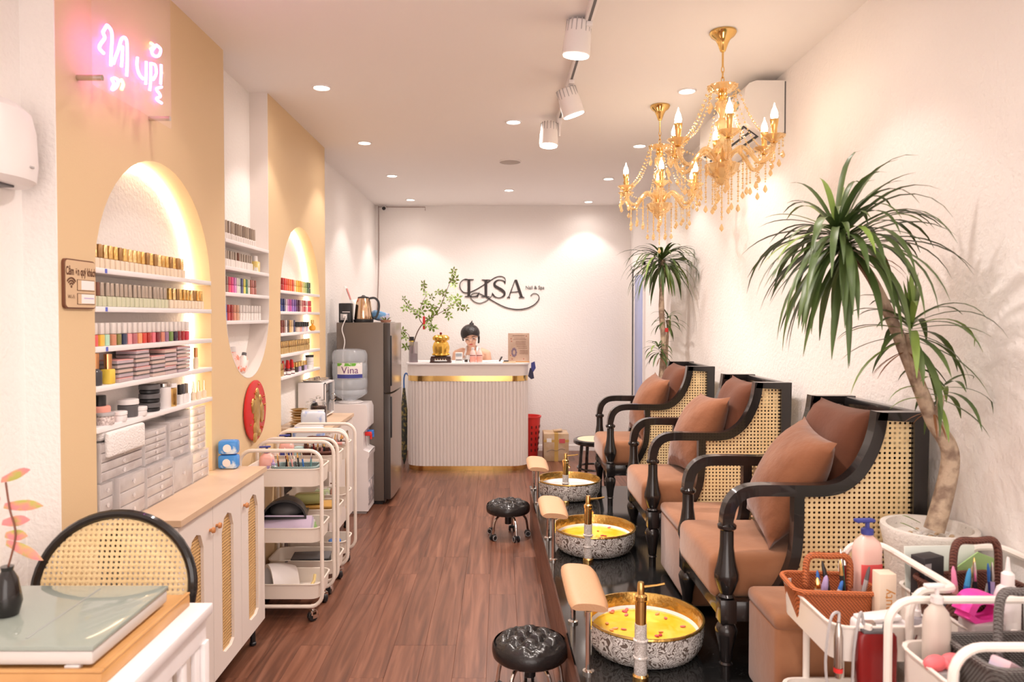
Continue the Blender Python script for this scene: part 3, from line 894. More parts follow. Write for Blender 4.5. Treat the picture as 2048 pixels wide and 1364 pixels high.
# ================================================================== CABINETS
def cabinet(label, y0, y1, xf, skew, nd, tongue, grp):
    H = .811
    t = thing('storage_cabinet', label, 'cabinet', (PW + .002, y0, 0), 0, grp)
    D = xf - PW - .002; L = y1 - y0
    MB().b2((0, .012, .11), (D - .02, L - .012, H - .022)).build('body', lam_white, t)
    q = [(0, 0), (D + .012, 0), (D + .012, L + .004), (0, L + .004), (0, tongue[1] - y0), (-.098, tongue[1] - y0), (-.098, tongue[0] - y0), (0, tongue[0] - y0)]
    MB().prism(q, 2, H - .022, H).build('worktop', top_wood, t)
    w = L / nd
    for i in range(nd):
        u0, u1 = i * w + .0015, (i + 1) * w - .0015; c = (u0 + u1) / 2
        fi = arch_in(c - .0625, c + .0625, .17, .655)
        mb, inn = holed(lambda u, v: u0 < u < u1 and .105 < v < H - .025, fi, [(u0, .105), (u1, .105), (u0, H - .025), (u1, H - .025)], (c, .42), D - .019, D, lambda u, v, tt: (tt, u, v))
        d = mb.build('door', lam_white, t, smooth=25)
        MB().prism(inn, 0, D - .016, D - .012).build('cane_panel', cane_door, d, smooth=0)
        ky = u1 - .03 if i == 0 else u0 + .03
        MB().lathe([(.0, .022), (.010, .020), (.012, .012), (.006, .006), (.006, 0)], 14).build('knob', mat('wood_knob', (.56, .24, .09), .35), d, (D, ky, .70), (0, pi / 2, 0))
    for x in (.03, D - .04):
        for y in (.05, L - .05):
            MB().lathe([(.012, 0), (.016, .004), (.016, .012), (.012, .016), (.012, .11)], 12).build('leg', black_pl, t, (x, y, 0))
    return t


cabinet('white cabinet with arched cane doors below the large arch', 2.436, 3.332, -1.09, 0, 3, (2.312, 3.233), 'cane door cabinets')
cabinet('white cabinet with arched cane doors below the small arch', 4.47, 5.185, -1.06, 0, 2, (4.475, 5.176), 'cane door cabinets')

# clear drawer organisers
org_m = mat('clear_drawer', (.92, .87, .86), .06, alpha=.30, spec=.8)
org_m2 = mat('clear_drawer_front', (.88, .82, .80), .12, alpha=.62, spec=.7, spot=((.74, .66, .64), 14, .42, .62))


def organiser(x1, y0, y1, z, h, nd, label):
    t = thing('drawer_organiser', label, 'organiser', (x1, (y0 + y1) / 2, z), 0, 'clear acrylic drawer boxes')
    w = y1 - y0; D = x1 - (LW + .004)
    b = MB()
    for a, c in (((-D, -w / 2, 0), (0, -w / 2 + .003, h)), ((-D, w / 2 - .003, 0), (0, w / 2, h)), ((-D, -w / 2, 0), (-.0, w / 2, .003)), ((-D, -w / 2, h - .003), (0, w / 2, h)), ((-D, -w / 2, 0), (-D + .003, w / 2, h))):
        b.b2(a, c)
    b.build('case', org_m, t)
    dh = (h - .006) / nd
    for i in range(nd):
        d = MB().b2((-D + .01, -w / 2 + .005, .004 + i * dh), (-.001, w / 2 - .005, .001 + (i + 1) * dh), .002).build('drawer', org_m2, t)
        MB().lathe([(.006, 0), (.008, .006), (.0, .009)], 10, cap1=False).build('knob', org_m, d, (-.001, 0, .003 + (i + .5) * dh), (0, pi / 2, 0))
    return t


zt = .811
ys = [2.405, 2.585, 2.80, 2.985, 3.15]
organiser(-1.285, 2.315, 2.40, zt, .15, 3, 'clear acrylic drawer box, nearest the camera in the large arch')
organiser(-1.268, ys[0], ys[1] - .003, zt, .15, 3, 'clear acrylic drawer box, lower row, second from the left')
organiser(-1.265, ys[1], ys[2] - .003, zt, .148, 4, 'clear acrylic drawer box, lower row, middle, with orange tag')
organiser(-1.268, ys[2], ys[3] - .003, zt, .13, 1, 'clear acrylic box full of pale nail tips')
organiser(-1.27, ys[3], ys[4], zt, .12, 3, 'clear acrylic drawer box, lower row, far right')
organiser(-1.285, 2.325, 2.60, zt + .151, .13, 4, 'clear acrylic drawer box under the folded white towel')
organiser(-1.28, 2.603, 2.775, zt + .149, .125, 5, 'clear acrylic drawer box, upper row, beside the towel')
organiser(-1.28, 2.80, 2.98, zt + .131, .15, 4, 'clear acrylic drawer box, upper row, with cream drawers')
organiser(-1.282, 2.99, 3.15, zt + .121, .185, 6, 'tall clear acrylic drawer box at the right of the large arch')
tw = MB().box((0, 0, .02), (.09, .26, .04), .018, seg=3).build('folded_towel', mat('terry', (.84, .80, .78), .9, bump=(150, .5)), None, (-1.335, 2.47, zt + .2825))
MB().box((.055, 0, -.012), (.02, .24, .085), .009, seg=3).build('draped_edge', mat('terry', (.84, .80, .78), .9), tw)
tag(tw, 'folded white towel lying on a clear drawer box', 'towel')
for i in range(2):
    t = thing('tissue_pack', ['bright blue tissue pack, lower of two on the near cabinet', 'bright blue tissue pack, upper of two on the near cabinet'][i], 'tissue pack', (-1.235, 3.29, zt + i * .066), .1 * i, 'blue tissue packs')
    MB().box((0, 0, .032), (.085, .06, .063), .012).build('pack', mat('blue_film', (.06, .28, .72), .25, spot=((.70, .82, .92), 14, .55, .62)), t)
    MB().lathe([(.018, 0), (.018, .002), (0, .002)], 16, cap1=False).build('seal', plastic_w, t, (0, -.031, .03), (pi / 2, 0, 0))

# ================================================================== CARTS
wheel_me = MB().lathe([(0, -.009), (.017, -.009), (.020, -.006), (.020, .006), (.017, .009), (0, .009)], 16, cap0=False, cap1=False).mesh('wheel', black_pl)
fork_me = MB().b2((-.013, -.012, .022), (.013, .012, .042), .004).b2((-.013, -.006, .012), (-.0105, .014, .036)).b2((.0105, -.006, .012), (.013, .014, .036)).cyl((0, 0, .04), (0, 0, .064), .006).mesh('fork', chrome)


def caster(parent, x, y, rz):
    f = link('caster', fork_me, parent, (x, y, 0), (0, 0, rz)); f.scale = (1.35, 1.35, 1.35)
    link('wheel', wheel_me, f, (0, .0, .020), (0, pi / 2, 0))


def loop_xz(w, z0, z1, r, y, top_r=None):
    pts = []
    tr_ = top_r or r
    for cx, cz, a0, rad in ((w / 2 - tr_, z1 - tr_, 0, tr_), (-w / 2 + tr_, z1 - tr_, pi / 2, tr_), (-w / 2 + r, z0 + r, pi, r), (w / 2 - r, z0 + r, 1.5 * pi, r)):
        for i in range(7):
            a = a0 + i / 6 * pi / 2
            pts.append((cx + rad * cos(a), y, cz + rad * sin(a)))
    return pts


TRAYS = [(.107, .072), (.387, .070), (.665, .085)]


def cart(label, cx, cy, w, d, grp, rz=0., metal=None, handle='loop', trays=TRAYS):
    metal = metal or cream_metal
    t = thing('rolling_cart', label, 'cart', (cx, cy, 0), rz, grp)
    tr_me = []
    for (z, h) in trays:
        MB().tray(w - .03, d - .036, h, .045, .004, .97, (0, 0, z), .004).build('tray', metal, t)
    if handle == 'loop':
        for s in (-1, 1):
            MB().tube(loop_xz(w, .075, .845, .06, s * (d / 2 - .010)), .0095, 8, True).build('frame', metal, t)
    else:
        for s in (-1, 1):
            for x in (-.04, .06):
                MB().cyl((x, s * (d / 2 - .012), .07), (x, s * (d / 2 - .012), .76), .0095).build('post', metal, t)
        for s in (-1, 1):
            pts = [(.06, s * (d / 2 - .012), .74), (.062, s * (d / 2 - .012), .80), (.085, s * (d / 2 - .012), .838), (.12, s * (d / 2 - .012), .845), (.155, s * (d / 2 - .018), .845), (.172, s * (d / 2 - .045), .845), (.173, 0, .845)]
            MB().tube(spline(pts, 6), .0098, 8).build('handle', metal, t)
        MB().b2((-w / 2 + .02, -d / 2 + .01, .066), (w / 2 - .02, -d / 2 + .024, .078), .003).b2((-w / 2 + .02, d / 2 - .024, .066), (w / 2 - .02, d / 2 - .01, .078), .003).build('base_rail', metal, t)
    for sx in (-1, 1):
        for sy in (-1, 1):
            caster(t, sx * (w / 2 - .05), sy * (d / 2 - .02), R.uniform(-1, 1))
    return t


LCG = 'cream rolling carts on the left'
LC = [(-1.075, 3.665), (-1.075, 4.01), (-1.08, 4.32)]
cart('cream three-tier rolling cart nearest the near cane cabinet, teal basket on top', *LC[0], .40, .275, LCG)
cart('cream three-tier rolling cart in the middle of three, brown basket on top', *LC[1], .40, .275, LCG)
cart('cream three-tier rolling cart farthest back by the small arch cabinet', *LC[2], .38, .245, LCG)


def basket(label, cx, cy, z, w, d, h, material, rz=0., handle=None, grp=None):
    t = thing('wicker_basket', label, 'basket', (cx, cy, z), rz, grp)
    MB().tray(w, d, h, .03, .005, .86, (0, 0, 0), .003).build('basket_body', material, t)
    rim = [(x, y, h) for x, y in rrect(w * 1.01, d * 1.01, .03)]
    MB().tube(rim, .007, 8, True).build('braided_rim', material, t)
    if handle:
        hh, hw = handle
        pts = [(-hw, 0, h - .01), (-hw, 0, h + hh * .7), (-hw * .75, 0, h + hh), (0, 0, h + hh), (hw * .75, 0, h + hh), (hw, 0, h + hh * .7), (hw, 0, h - .01)]
        MB().tube(spline(pts, 5), .0095, 8).build('handle', material, t)
    return t


def pump_bottle(label, x, y, z, w, d, h, body, pump, rz=0., labelcol=None, name='pump_bottle', rnd=.02):
    t = thing(name, label, 'bottle', (x, y, z), rz)
    mb = MB()
    rings = []
    for s, zz in ((.94, 0), (1, .006), (1, h * .72), (.86, h * .82), (.45, h * .9), (.34, h * .92), (.34, h * .96)):
        rings.append([(a * s, b * s, zz) for a, b in rrect(w, d, rnd)])
    mb.loft(rings).build('bottle', body, t)
    p = MB().lathe([(w * .22, h * .93), (w * .22, h * 1.0), (w * .08, h * 1.02), (w * .08, h * 1.10)], 12)
    p.box((-w * .12, 0, h * 1.12), (w * .75, w * .28, h * .05), .004)
    p.build('pump', pump, t)
    if labelcol:
        MB().box((0, 0, h * .40), (w * .8, d * 1.006, h * .28), .001).build('label_print', labelcol, t)
    return t


def nozzle_bottle(label, x, y, z, r, h, body, cap, rz=0.):
    t = thing('squeeze_bottle', label, 'bottle', (x, y, z), rz)
    MB().lathe([(r * .92, 0), (r, .004), (r, h * .62), (r * .8, h * .70), (r * .4, h * .74)], 18).build('bottle', body, t)
    MB().lathe([(r * .5, h * .72), (r * .5, h * .84), (r * .22, h * .87), (r * .10, h), (0, h)], 12, cap1=False).build('nozzle', cap, t)
    return t


def pen(label, p0, tilt, L, r, body, tip, grp=None, name='brush'):
    """thin tool standing at p0, leaning by tilt (dx,dy) over its length"""
    t = thing(name, label, 'tool', p0, 0, grp)
    e = Vector((tilt[0], tilt[1], math.sqrt(max(1e-4, L * L - tilt[0] ** 2 - tilt[1] ** 2))))
    MB().tube([e * 0, e * .06, e * .75], [r * .7, r, r], 8).build('handle', body, t)
    MB().tube([e * .75, e * .8, e * .93, e], [r, r * .9, r * .7, r * .25], 8).build('tip', tip, t)
    return t


teal_w = weave_mat('teal_wicker', (.36, .54, .53), 210)
brown_w = weave_mat('brown_wicker', (.20, .065, .04), 210)
orange_w = weave_mat('orange_wicker', (.72, .20, .055), 210)
grey_w = weave_mat('grey_wicker', (.24, .23, .22), 210)

TZ = .670
# near cart
x, y = LC[0]
basket('teal wicker basket of brushes on the nearest left cart', x + .055, y - .045, TZ, .22, .12, .085, teal_w)
pump_bottle('pink soap bottle with purple pump on the nearest left cart', x - .105, y - .01, TZ, .075, .07, .155, mat('pink_soap', (.80, .42, .36), .2), NAVY, .3, PURPLE)
nozzle_bottle('small pale bottle with lilac cap on the nearest left cart', x - .058, y - .06, TZ, .02, .12, plastic_w, PURPLE)
tools = [(BRN, gold), (black_pl, steel), (DRED, chrome), (BUFF, gold), (PINK, steel), (DGREY, chrome), (black_pl, gold), (BLUE, steel), (TEAL, chrome)]
wds = ['brown', 'black', 'dark red', 'tan', 'pink', 'grey', 'jet black', 'blue', 'teal']
for i in range(9):
    pen(f'{wds[i]} handled brush leaning in the teal basket', (x - .02 + i * .017, y - .05 + .022 * (i % 3) - .02, TZ + .008), (R.uniform(-.03, .03), R.uniform(-.02, .02)), R.uniform(.13, .165), .0045, *tools[i], 'tools in the teal basket')
t = thing('paper_sheaf', 'sheaf of lilac and green printed sheets in the middle tray of the nearest cart', 'papers', (x, y - .03, .396))
for i, m_ in enumerate((PURPLE, PURPLE, paper, GRN, GRN)):
    MB().box((-.02 + i * .006, -.055 + i * .022, .047 - .004 * i), (.30 - .01 * i, .0035, .085), 0, Matrix.Rotation(-.5 - .05 * i, 4, 'X')).build('sheet', mat('lilac_sheet', (.62, .52, .68), .6) if m_ is PURPLE else m_, t)


def nail_lamp(label, x, y, z, rz, shell, inner, s=1., hs=1.):
    t = thing('nail_lamp', label, 'nail lamp', (x, y, z), rz)
    # half dome shell open at the front (-y)
    rings = []
    for i in range(9):
        v = i / 8
        w = .105 * s * (1 - .35 * v ** 3); h = .095 * s * hs * (1 - .25 * v * v)
        yy = -.09 * s + v * .18 * s
        rings.append([(w * cos(pi * j / 16), yy, h * sin(pi * j / 16)) for j in range(17)] + [(w * .92 * cos(pi * j / 16), yy, h * .88 * sin(pi * j / 16)) for j in range(16, -1, -1)])
    MB().loft(rings).build('shell', shell, t)
    MB().box((0, 0, .004), (.2 * s, .18 * s, .008), .003).build('base', shell, t)
    MB().ell((0, .02, .02), (.085 * s, .06 * s, .05 * s), 14, 8).build('inner_reflector', inner, t)
    MB().lathe([(.010 * s, 0), (.010 * s, .003), (0, .003)], 14, cap1=False).build('button', DGREY, t, (0, .03 * s, .089 * s * hs))
    return t


nail_lamp('glossy black and cream nail lamp lying in the middle tray of the nearest cart', x - .02, y + .03, .487, .15, black_pl, DGREY, 1.05)
nail_lamp('white dome nail lamp in the bottom tray of the nearest cart', x - .035, y - .005, .113, -.9, plastic_w, GREY, .80, 1.9)
t = thing('scrub_brush', 'yellow scrub brush in the bottom tray of the nearest cart', 'brush', (x + .10, y - .06, .114), .5)
MB().box((0, 0, .018), (.06, .03, .022), .006).build('head', YEL, t); MB().tube([(.02, 0, .02), (.05, .03, .045), (.06, .05, .07)], .008).build('handle', plain('straw', (.75, .58, .25)), t)
# middle cart
x, y = LC[1]
basket('brown wicker basket of tools on the middle left cart', x + .075, y - .03, TZ, .17, .13, .095, brown_w, 0, (.07, .07))
pump_bottle('pink soap bottle with navy pump on the middle left cart', x - .11, y, TZ, .08, .07, .155, mat('pink_soap', (.80, .42, .36), .2), NAVY, .2, NAVY)
t = thing('tissue_pack', 'teal and white towel pack standing on the middle left cart', 'pack', (x - .03, y - .04, TZ), .2)
MB().box((0, 0, .06), (.055, .05, .12), .012).build('pack', mat('teal_pack', (.42, .58, .58), .4, spot=((.80, .78, .75), 12, .5, .6)), t)
for i in range(8):
    pen(f'{wds[i]} tool standing in the brown basket, left middle cart', (x + .02 + i * .015, y - .04 + .02 * (i % 3), TZ + .008), (R.uniform(-.03, .03), R.uniform(-.02, .02)), R.uniform(.13, .17), .005, *tools[i], 'tools in the left brown basket')
t = thing('wooden_case', 'gold-brown wooden case lying in the middle tray of the middle cart', 'case', (x + .05, y - .01, .395), .1)
MB().box((0, 0, .03), (.21, .14, .06), .006).build('box', plain('bamboo', (.45, .24, .06)), t); MB().box((0, 0, .066), (.215, .145, .012), .004).build('lid', plain('bamboo_lid', (.55, .31, .08)), t)
t = thing('fabric_pouch', 'olive green pouch on the wooden case in the middle cart', 'pouch', (x + .02, y - .02, .470), .2)
MB().box((0, 0, .028), (.16, .10, .056), .024, seg=3).build('bag', plain('olive', (.34, .35, .14), .8), t); MB().b2((-.07, -.003, .052), (.07, .003, .058)).build('zip', BUFF, t)
t = thing('storage_box', 'black cable box in the bottom tray of the middle cart', 'box', (x + .03, y - .02, .114), .1)
MB().box((0, 0, .03), (.2, .12, .06), .012).build('box', black_pl, t); MB().box((0, 0, .063), (.205, .125, .01), .003).build('lid', DGREY, t)
for i in range(4):
    jar('tool_jar', f'small dark metal jar, {ORD[i]} from the left in the bottom of the middle cart', x - .02 + i * .05, y - .095, .114, .018, .035, [DGREY, steel, GRN, black_pl][i], steel, .012, 'jars in the middle cart')
# far cart
x, y = LC[2]
t = thing('snack_pack', 'white and blue plastic snack pack lying over the far cart handle', 'pack', (x - .06, y - .01, TZ), .1)
MB().box((0, 0, .09), (.19, .05, .17), .022, seg=3).build('bag', mat('blue_white_film', (.70, .74, .82), .3, spot=((.14, .28, .68), 9, .52, .6)), t); MB().box((0, 0, .178), (.17, .006, .014), .002).build('sealed_edge', paper, t)
basket('small dark brown basket on the far left cart', x + .10, y - .03, TZ, .12, .11, .08, brown_w, 0)
for i in range(5):
    pen(f'{wds[i]} tool in the small basket on the far left cart', (x + .07 + i * .015, y - .03, TZ + .008), (R.uniform(-.02, .02), R.uniform(-.02, .02)), .13, .0045, *tools[i + 2], 'tools in the far small basket')
t = thing('paint_tube', 'pink tube lying on the tray edge of the far left cart', 'tube', (x + .13, y - .11, TZ + .085), .1, None)
MB().tube([(-.03, 0, .008), (.03, 0, .008)], [.006, .010], 10).build('tube', PINK, t); MB().tube([(.03, 0, .008), (.045, 0, .008)], .009, 10).build('cap', plastic_w, t)
pump_bottle('red labelled bottle in the middle tray of the far left cart', x + .10, y - .05, .393, .05, .045, .11, mat('pink_soap', (.80, .42, .36), .2), BRN, .3, RED)
t = thing('napkin_pack', 'pale green and white napkin pack in the middle tray of the far left cart', 'pack', (x + .03, y - .05, .393), .1)
MB().box((0, 0, .045), (.09, .08, .09), .012).build('pack', mat('green_pack', (.55, .66, .40), .4, spot=((.84, .82, .84), 16, .45, .55)), t); MB().box((0, 0, .092), (.05, .03, .006), .002).build('flap', paper, t)
jar('blue_tub', 'blue lidded tub in the bottom tray of the far left cart', x + .10, y - .05, .114, .035, .05, plain('tub_blue', (.08, .22, .45)), BLUE, .016)

# ================================================================== DESK, GLASS SLAB, RATTAN CHAIR (near left)
dk = thing('manicure_table', 'white manicure table with slatted side in the near left corner', 'table', (-.754, 1.89, 0))
MB().b2((-.62, -.80, .722), (0, 0, .75), .004).build('table_top', shelf_white, dk)
MB().b2((-.60, -.78, .66), (-.012, -.02, .722)).build('apron', shelf_white, dk)
for x in (-.59, -.035):
    for y in (-.77, -.045):
        MB().b2((x, y, 0), (x + .03, y + .03, .66), .003).build('leg', shelf_white, dk)
for i in range(9):
    MB().b2((-.030, -.70 + i * .078, .10), (-.016, -.672 + i * .078, .66), .002).build('slat', shelf_white, dk)
MB().b2((-.59, -.77, .30), (-.03, -.03, .318)).build('lower_shelf', shelf_white, dk)
MB().b2((-.032, -.76, .08), (-.014, -.03, .11)).build('side_rail', shelf_white, dk)
jar('storage_jar', 'white jar with lilac lid on the lower shelf of the manicure table', -.84, 1.72, .318, .04, .09, plastic_w, PURPLE, .02)
jar('storage_jar', 'peach jar with black lid on the lower shelf of the manicure table', -.84, 1.60, .318, .04, .08, PINK, black_pl, .02)
wb = thing('wooden_board', 'honey wood board with raised edge lying on the white table', 'board', (-.805, 1.868, .75))
MB().b2((-.57, -.42, 0), (0, 0, .030), .004).build('panel', light_wood, wb)
MB().b2((-.57, -.42, .030), (0, -.408, .036), .002).build('edge_strip', light_wood, wb); MB().b2((-.012, -.408, .030), (0, 0, .036), .002).build('edge_strip', light_wood, wb)
for x, y in ((-.07, -.395), (-.33, -.395), (-.07, -.03), (-.33, -.03)):
    MB().box((x, y, .034), (.03, .02, .008), .002).build('pad', plastic_w, wb)
gs = thing('glass_case', 'flat case with greyish glass top resting on the wooden board', 'display case', (-.832, 1.800, .788))
MB().b2((-.50, -.335, 0), (0, 0, .030), .006).build('case_body', mat('grey_case', (.62, .58, .55), .25), gs)
MB().b2((-.502, -.337, .030), (.002, .002, .040), .003).build('glass_top', mat('grey_glass', (.30, .34, .30), .03), gs)
MB().b2((-.16, -.30, .0402), (-.155, -.02, .0406)).build('divider', mat('divider_grey', (.30, .33, .32), .2), gs)

rc = thing('rattan_chair', 'round-backed cane chair with black bentwood frame at the white table', 'chair', (-1.088, 1.80, 0))
el = [(.222 * cos(2 * pi * i / 48), .225 + .045 * (.2 * sin(2 * pi * i / 48)) / .2, .735 + .20 * sin(2 * pi * i / 48)) for i in range(48)]
MB().tube(el, .0135, 10, True).build('back_frame', black_lac, rc)
mb = MB(); mb.loft([[(x * .97, y - .002, .735 + (z - .735) * .97) for x, y, z in el], [(x * .97, y + .002, .735 + (z - .735) * .97) for x, y, z in el]]); mb.build('cane_back', cane_chair, rc, smooth=0)
MB().lathe([(.0, .44), (.20, .44), (.215, .45), (.215, .47), (.20, .478), (0, .478)], 32, cap0=False, cap1=False).build('seat', mat('cane_seat', (.74, .54, .27), .5, bump=(160, .4)), rc)
for a in (pi / 4, 3 * pi / 4, 5 * pi / 4, 7 * pi / 4):
    MB().tube([(.19 * cos(a), .17 * sin(a), .445), (.20 * cos(a), .18 * sin(a), .2), (.215 * cos(a), .20 * sin(a), 0)], [.014, .013, .011], 8).build('leg', black_lac, rc)
for s in (-1, 1):
    MB().tube([(s * .14, .17, .45), (s * .165, .20, .55), (s * .18, .215, .62)], .012, 8).build('back_support', black_lac, rc)

# pink-leaved stem in a dark vase at the left edge
pv = thing('potted_plant', 'pink and green leafed stem in a small black vase at the left edge', 'plant', (-1.09, 1.60, .829))
MB().lathe([(.0, 0), (.022, 0), (.030, .03), (.022, .08), (.012, .10), (.014, .11)], 16, cap0=False).build('vase', black_lac, pv, (-.02, .02, 0))
MB().tube(spline([(-.02, .02, .1), (.0, .02, .18), (-.012, .02, .24), (-.02, .02, .30)], 5), .0022, 6).build('stem', BRN, pv)


def ribbon_leaf(base, d, L, w, droop, n=7, fold=.25, facing=None):
    """strap leaf: starts at base in direction d, bending down by gravity"""
    p = Vector(base); t = Vector(d).normalized(); mb = MB(); vs = []; fs = []
    for i in range(n + 1):
        u = i / n
        side = t.cross(Vector((0, 0, 1)))
        if side.length < .05: side = Vector((1, 0, 0))
        if facing: side = Vector(facing)
        side.normalize()
        nrm = side.cross(t).normalized()
        ww = w * (.45 + 1.3 * u if u < .35 else (.905 if u < .6 else .905 * (1 - ((u - .6) / .4) ** 1.6))) / .905 * .5
        ww = max(ww, .0006)
        vs += [p - side * ww + nrm * ww * fold, p.copy(), p + side * ww + nrm * ww * fold]
        p = p + t * (L / n)
        t = (t + Vector((0, 0, -1)) * droop * (L / n) * (.35 + 2. * u)).normalized()
    for i in range(n):
        a = i * 3
        fs += [(a, a + 1, a + 4, a + 3), (a + 1, a + 2, a + 5, a + 4)]
    mb.add(vs, fs)
    return mb


pk = mat('pink_leaf', (.78, .25, .25), .5, spot=((.45, .42, .10), 30, .42, .6))
for (px, py, dx, dz, L) in [(2, 960, .9, .35, .055), (8, 1012, 1, .02, .07), (4, 1045, 1., .1, .05), (10, 1070, .8, -.05, .04), (12, 1085, 1, -.5, .075), (0, 1000, -.8, .4, .06)]:
    q = at_y(px, py, 1.62) - Vector(pv.location)
    ribbon_leaf(q, (dx, .1, dz), L * 1.2, .024, 1.5, facing=(.15, .2, 1)).build('leaf', pk, pv)

# wall dispenser, wifi board, neon sign
wd = thing('wall_dispenser', 'rounded white dispenser mounted high on the near left wall', 'dispenser', (LW, 1.965, 1.86))
rings = []
for z, s in ((0, .8), (.015, .96), (.06, 1.), (.15, .97), (.20, .88), (.225, .62), (.232, .3)):
    rings.append([(.005 + .105 * s * max(0, sin(pi * i / 16)) ** .6, -.125 * s * cos(pi * i / 16), z) for i in range(17)])
MB().loft(rings).build('casing', plastic_w, wd)
MB().b2((.01, -.03, -.006), (.06, .03, .002), .002).build('nozzle', DGREY, wd); MB().box((.108, .03, .05), (.004, .02, .006), .001).build('badge', GREY, wd)

wi = thing('wifi_board', 'small wooden notice board with wifi symbol on the beige wall', 'sign', (PW, 2.135, 1.525))
bd = MB().prism([(u + .0825, v + .0745) for u, v in rrect(.165, .149, .014)], 0, 0, .008).build('backing', mat('dark_edge', (.16, .06, .03), .5), wi)
MB().prism([(u + .0845, v + .0745) for u, v in rrect(.157, .141, .012)], 0, .008, .010).build('face', mat('board_face', (.66, .47, .29), .5), wi)
ink = mat('burnt_ink', (.12, .045, .02), .7)
text_mb('Cảm ơn quý khách', .0215, 0, lambda v: (.0106, .084 + v.x * .95, .112 + v.y * 1.6), .0006).build('lettering', ink, wi, smooth=0)
for r in (.010, .018, .026):
    a = [(.0112, .032 + r * cos(pi * (.2 + .6 * i / 8)), .066 + r * sin(pi * (.2 + .6 * i / 8))) for i in range(9)]
    MB().bar(a, .001, .0042, (1, 0, 0)).build('wifi_symbol', ink, wi)
MB().ell((.0112, .032, .066), (.001, .004, .004), 8, 6).build('wifi_symbol', ink, wi)
text_mb('Wi-Fi', .016, 0, lambda v: (.0106, .032 + v.x, .035 + v.y)).build('lettering', ink, wi, smooth=0)
for z in (.072, .030):
    MB().b2((.010, .062, z - .017), (.0112, .155, z + .017)).build('field_outline', ink, wi)
    MB().b2((.0112, .0635, z - .0155), (.0116, .1535, z + .0155)).build('field', mat('board_face', (.66, .47, .29), .5), wi)
    MB().b2((.0116, .082, z - .0135), (.0122, .152, z + .0145)).build('paper_slip', paper, wi)
MB().b2((.0122, .095, .031), (.0124, .148, .034)).build('slip_writing', PURPLE, wi)

NX = -1.225
ne = thing('neon_sign', 'clear acrylic sign with glowing pink neon script high on the beige wall', 'neon sign', (NX, 2.20, 2.20))
MB().b2((-.003, 0, .0), (.003, .515, .53), .001).build('acrylic_sheet', mat('sign_acrylic', (.95, .74, .80), .05, alpha=.10), ne)
for y, z in ((.03, .03), (.485, .03), (.03, .5), (.485, .5)):
    MB().cyl((PW - NX, y, z), (.012, y, z), .009).build('standoff', steel, ne)
neon = mat('neon_pink', (1, .8, .95), .4, emit=((1., .20, 1.), 6.))
neony = mat('neon_yellow', (1, .9, .4), .4, emit=((1., .78, .12), 4.))
strokes = [[(265, 245), (235, 290), (225, 320), (240, 370), (200, 430), (190, 470), (230, 520)], [(270, 250), (305, 300), (312, 380), (305, 500), (300, 640)],
           [(325, 620), (345, 560), (375, 480), (400, 390), (430, 365), (455, 400), (460, 500), (460, 620), (455, 740)], [(415, 450), (410, 560), (405, 650)],
           [(310, 770), (340, 762), (372, 790), (350, 850), (312, 872), (330, 820), (310, 770)],
           [(560, 560), (555, 640), (575, 720), (615, 770)], [(645, 600), (645, 700), (640, 820)], [(690, 610), (690, 760), (680, 880)],
           [(700, 620), (735, 640), (742, 720), (712, 775)], [(790, 630), (790, 720), (785, 820)], [(795, 848), (745, 868), (772, 910), (782, 940), (745, 965), (795, 1005)],
           [(745, 440), (785, 480), (770, 540), (725, 545), (700, 500), (745, 440)]]
for s in strokes:
    pts = [at_x(160 + a / 4.874, b / 4.874, NX + .012) - Vector(ne.location) for a, b in s]
    MB().tube(spline(pts, 5), .0048, 8).build('neon_tube', neon, ne)
for s in ([(400, 775), (420, 820), (405, 872)], [(690, 420), (720, 450), (690, 480)]):
    pts = [at_x(160 + a / 4.874, b / 4.874, NX + .012) - Vector(ne.location) for a, b in s]
    MB().tube(spline(pts, 5), .005, 8).build('neon_tube', neony, ne)
# ================================================================== FAR LEFT: COUNTER-TOP THINGS, WATER, FRIDGE
zc = .811
st = thing('steriliser_cabinet', 'white steriliser box with dark glass door on the far cabinet', 'appliance', (-1.195, 4.90, zc))
MB().b2((-.175, 0, .012), (0, .26, .243), .006).build('casing', plastic_w, st)
dd = MB().b2((0, .006, .02), (.012, .254, .238), .003).build('door', mat('dark_glass', (.06, .07, .08), .06, coat=.5), st)
MB().b2((.006, .002, .015), (.014, .012, .243)).b2((.006, .248, .015), (.014, .258, .243)).b2((.006, .002, .015), (.014, .258, .024)).b2((.006, .002, .234), (.014, .258, .243)).build('door_rim', plastic_w, dd)
MB().tube([(.012, .22, .10), (.03, .22, .11), (.03, .22, .14), (.012, .22, .15)], .004, 6).build('handle', chrome, dd)
for x in (-.16, -.02):
    for y in (.02, .24):
        MB().cyl((x, y, 0), (x, y, .014), .008).build('foot', black_pl, st)
ty = thing('metal_tray', 'small metal tray with two cups on top of the steriliser', 'tray', (-1.275, 5.02, zc + .243))
MB().tray(.14, .22, .014, .02, .002, .9, (0, 0, 0), .004).build('tray', steel, ty)
for i in range(2):
    t = thing('shot_cup', ['small metal cup, nearer of two on the metal tray', 'small metal cup, farther of two on the metal tray'][i], 'cup', (-1.27, 4.99 + i * .05, zc + .2455), 0, 'cups on the metal tray')
    MB().lathe([(.011, 0), (.016, .03), (.0145, .03), (.010, .003)], 14).build('cup', steel, t); MB().tube([(.014, 0, .008), (.022, 0, .014), (.016, 0, .025)], .0018, 6).build('handle', steel, t)
t = thing('glass_jar', 'large glass jar of dark red dried fruit on the far cabinet', 'jar', (-1.16, 4.615, zc))
MB().lathe([(.0, 0), (.050, 0), (.054, .006), (.054, .125), (.044, .145), (.040, .150), (.037, .150), (.041, .143), (.050, .124), (.050, .008), (0, .006)], 24, cap0=False, cap1=False).build('jar', glass, t)
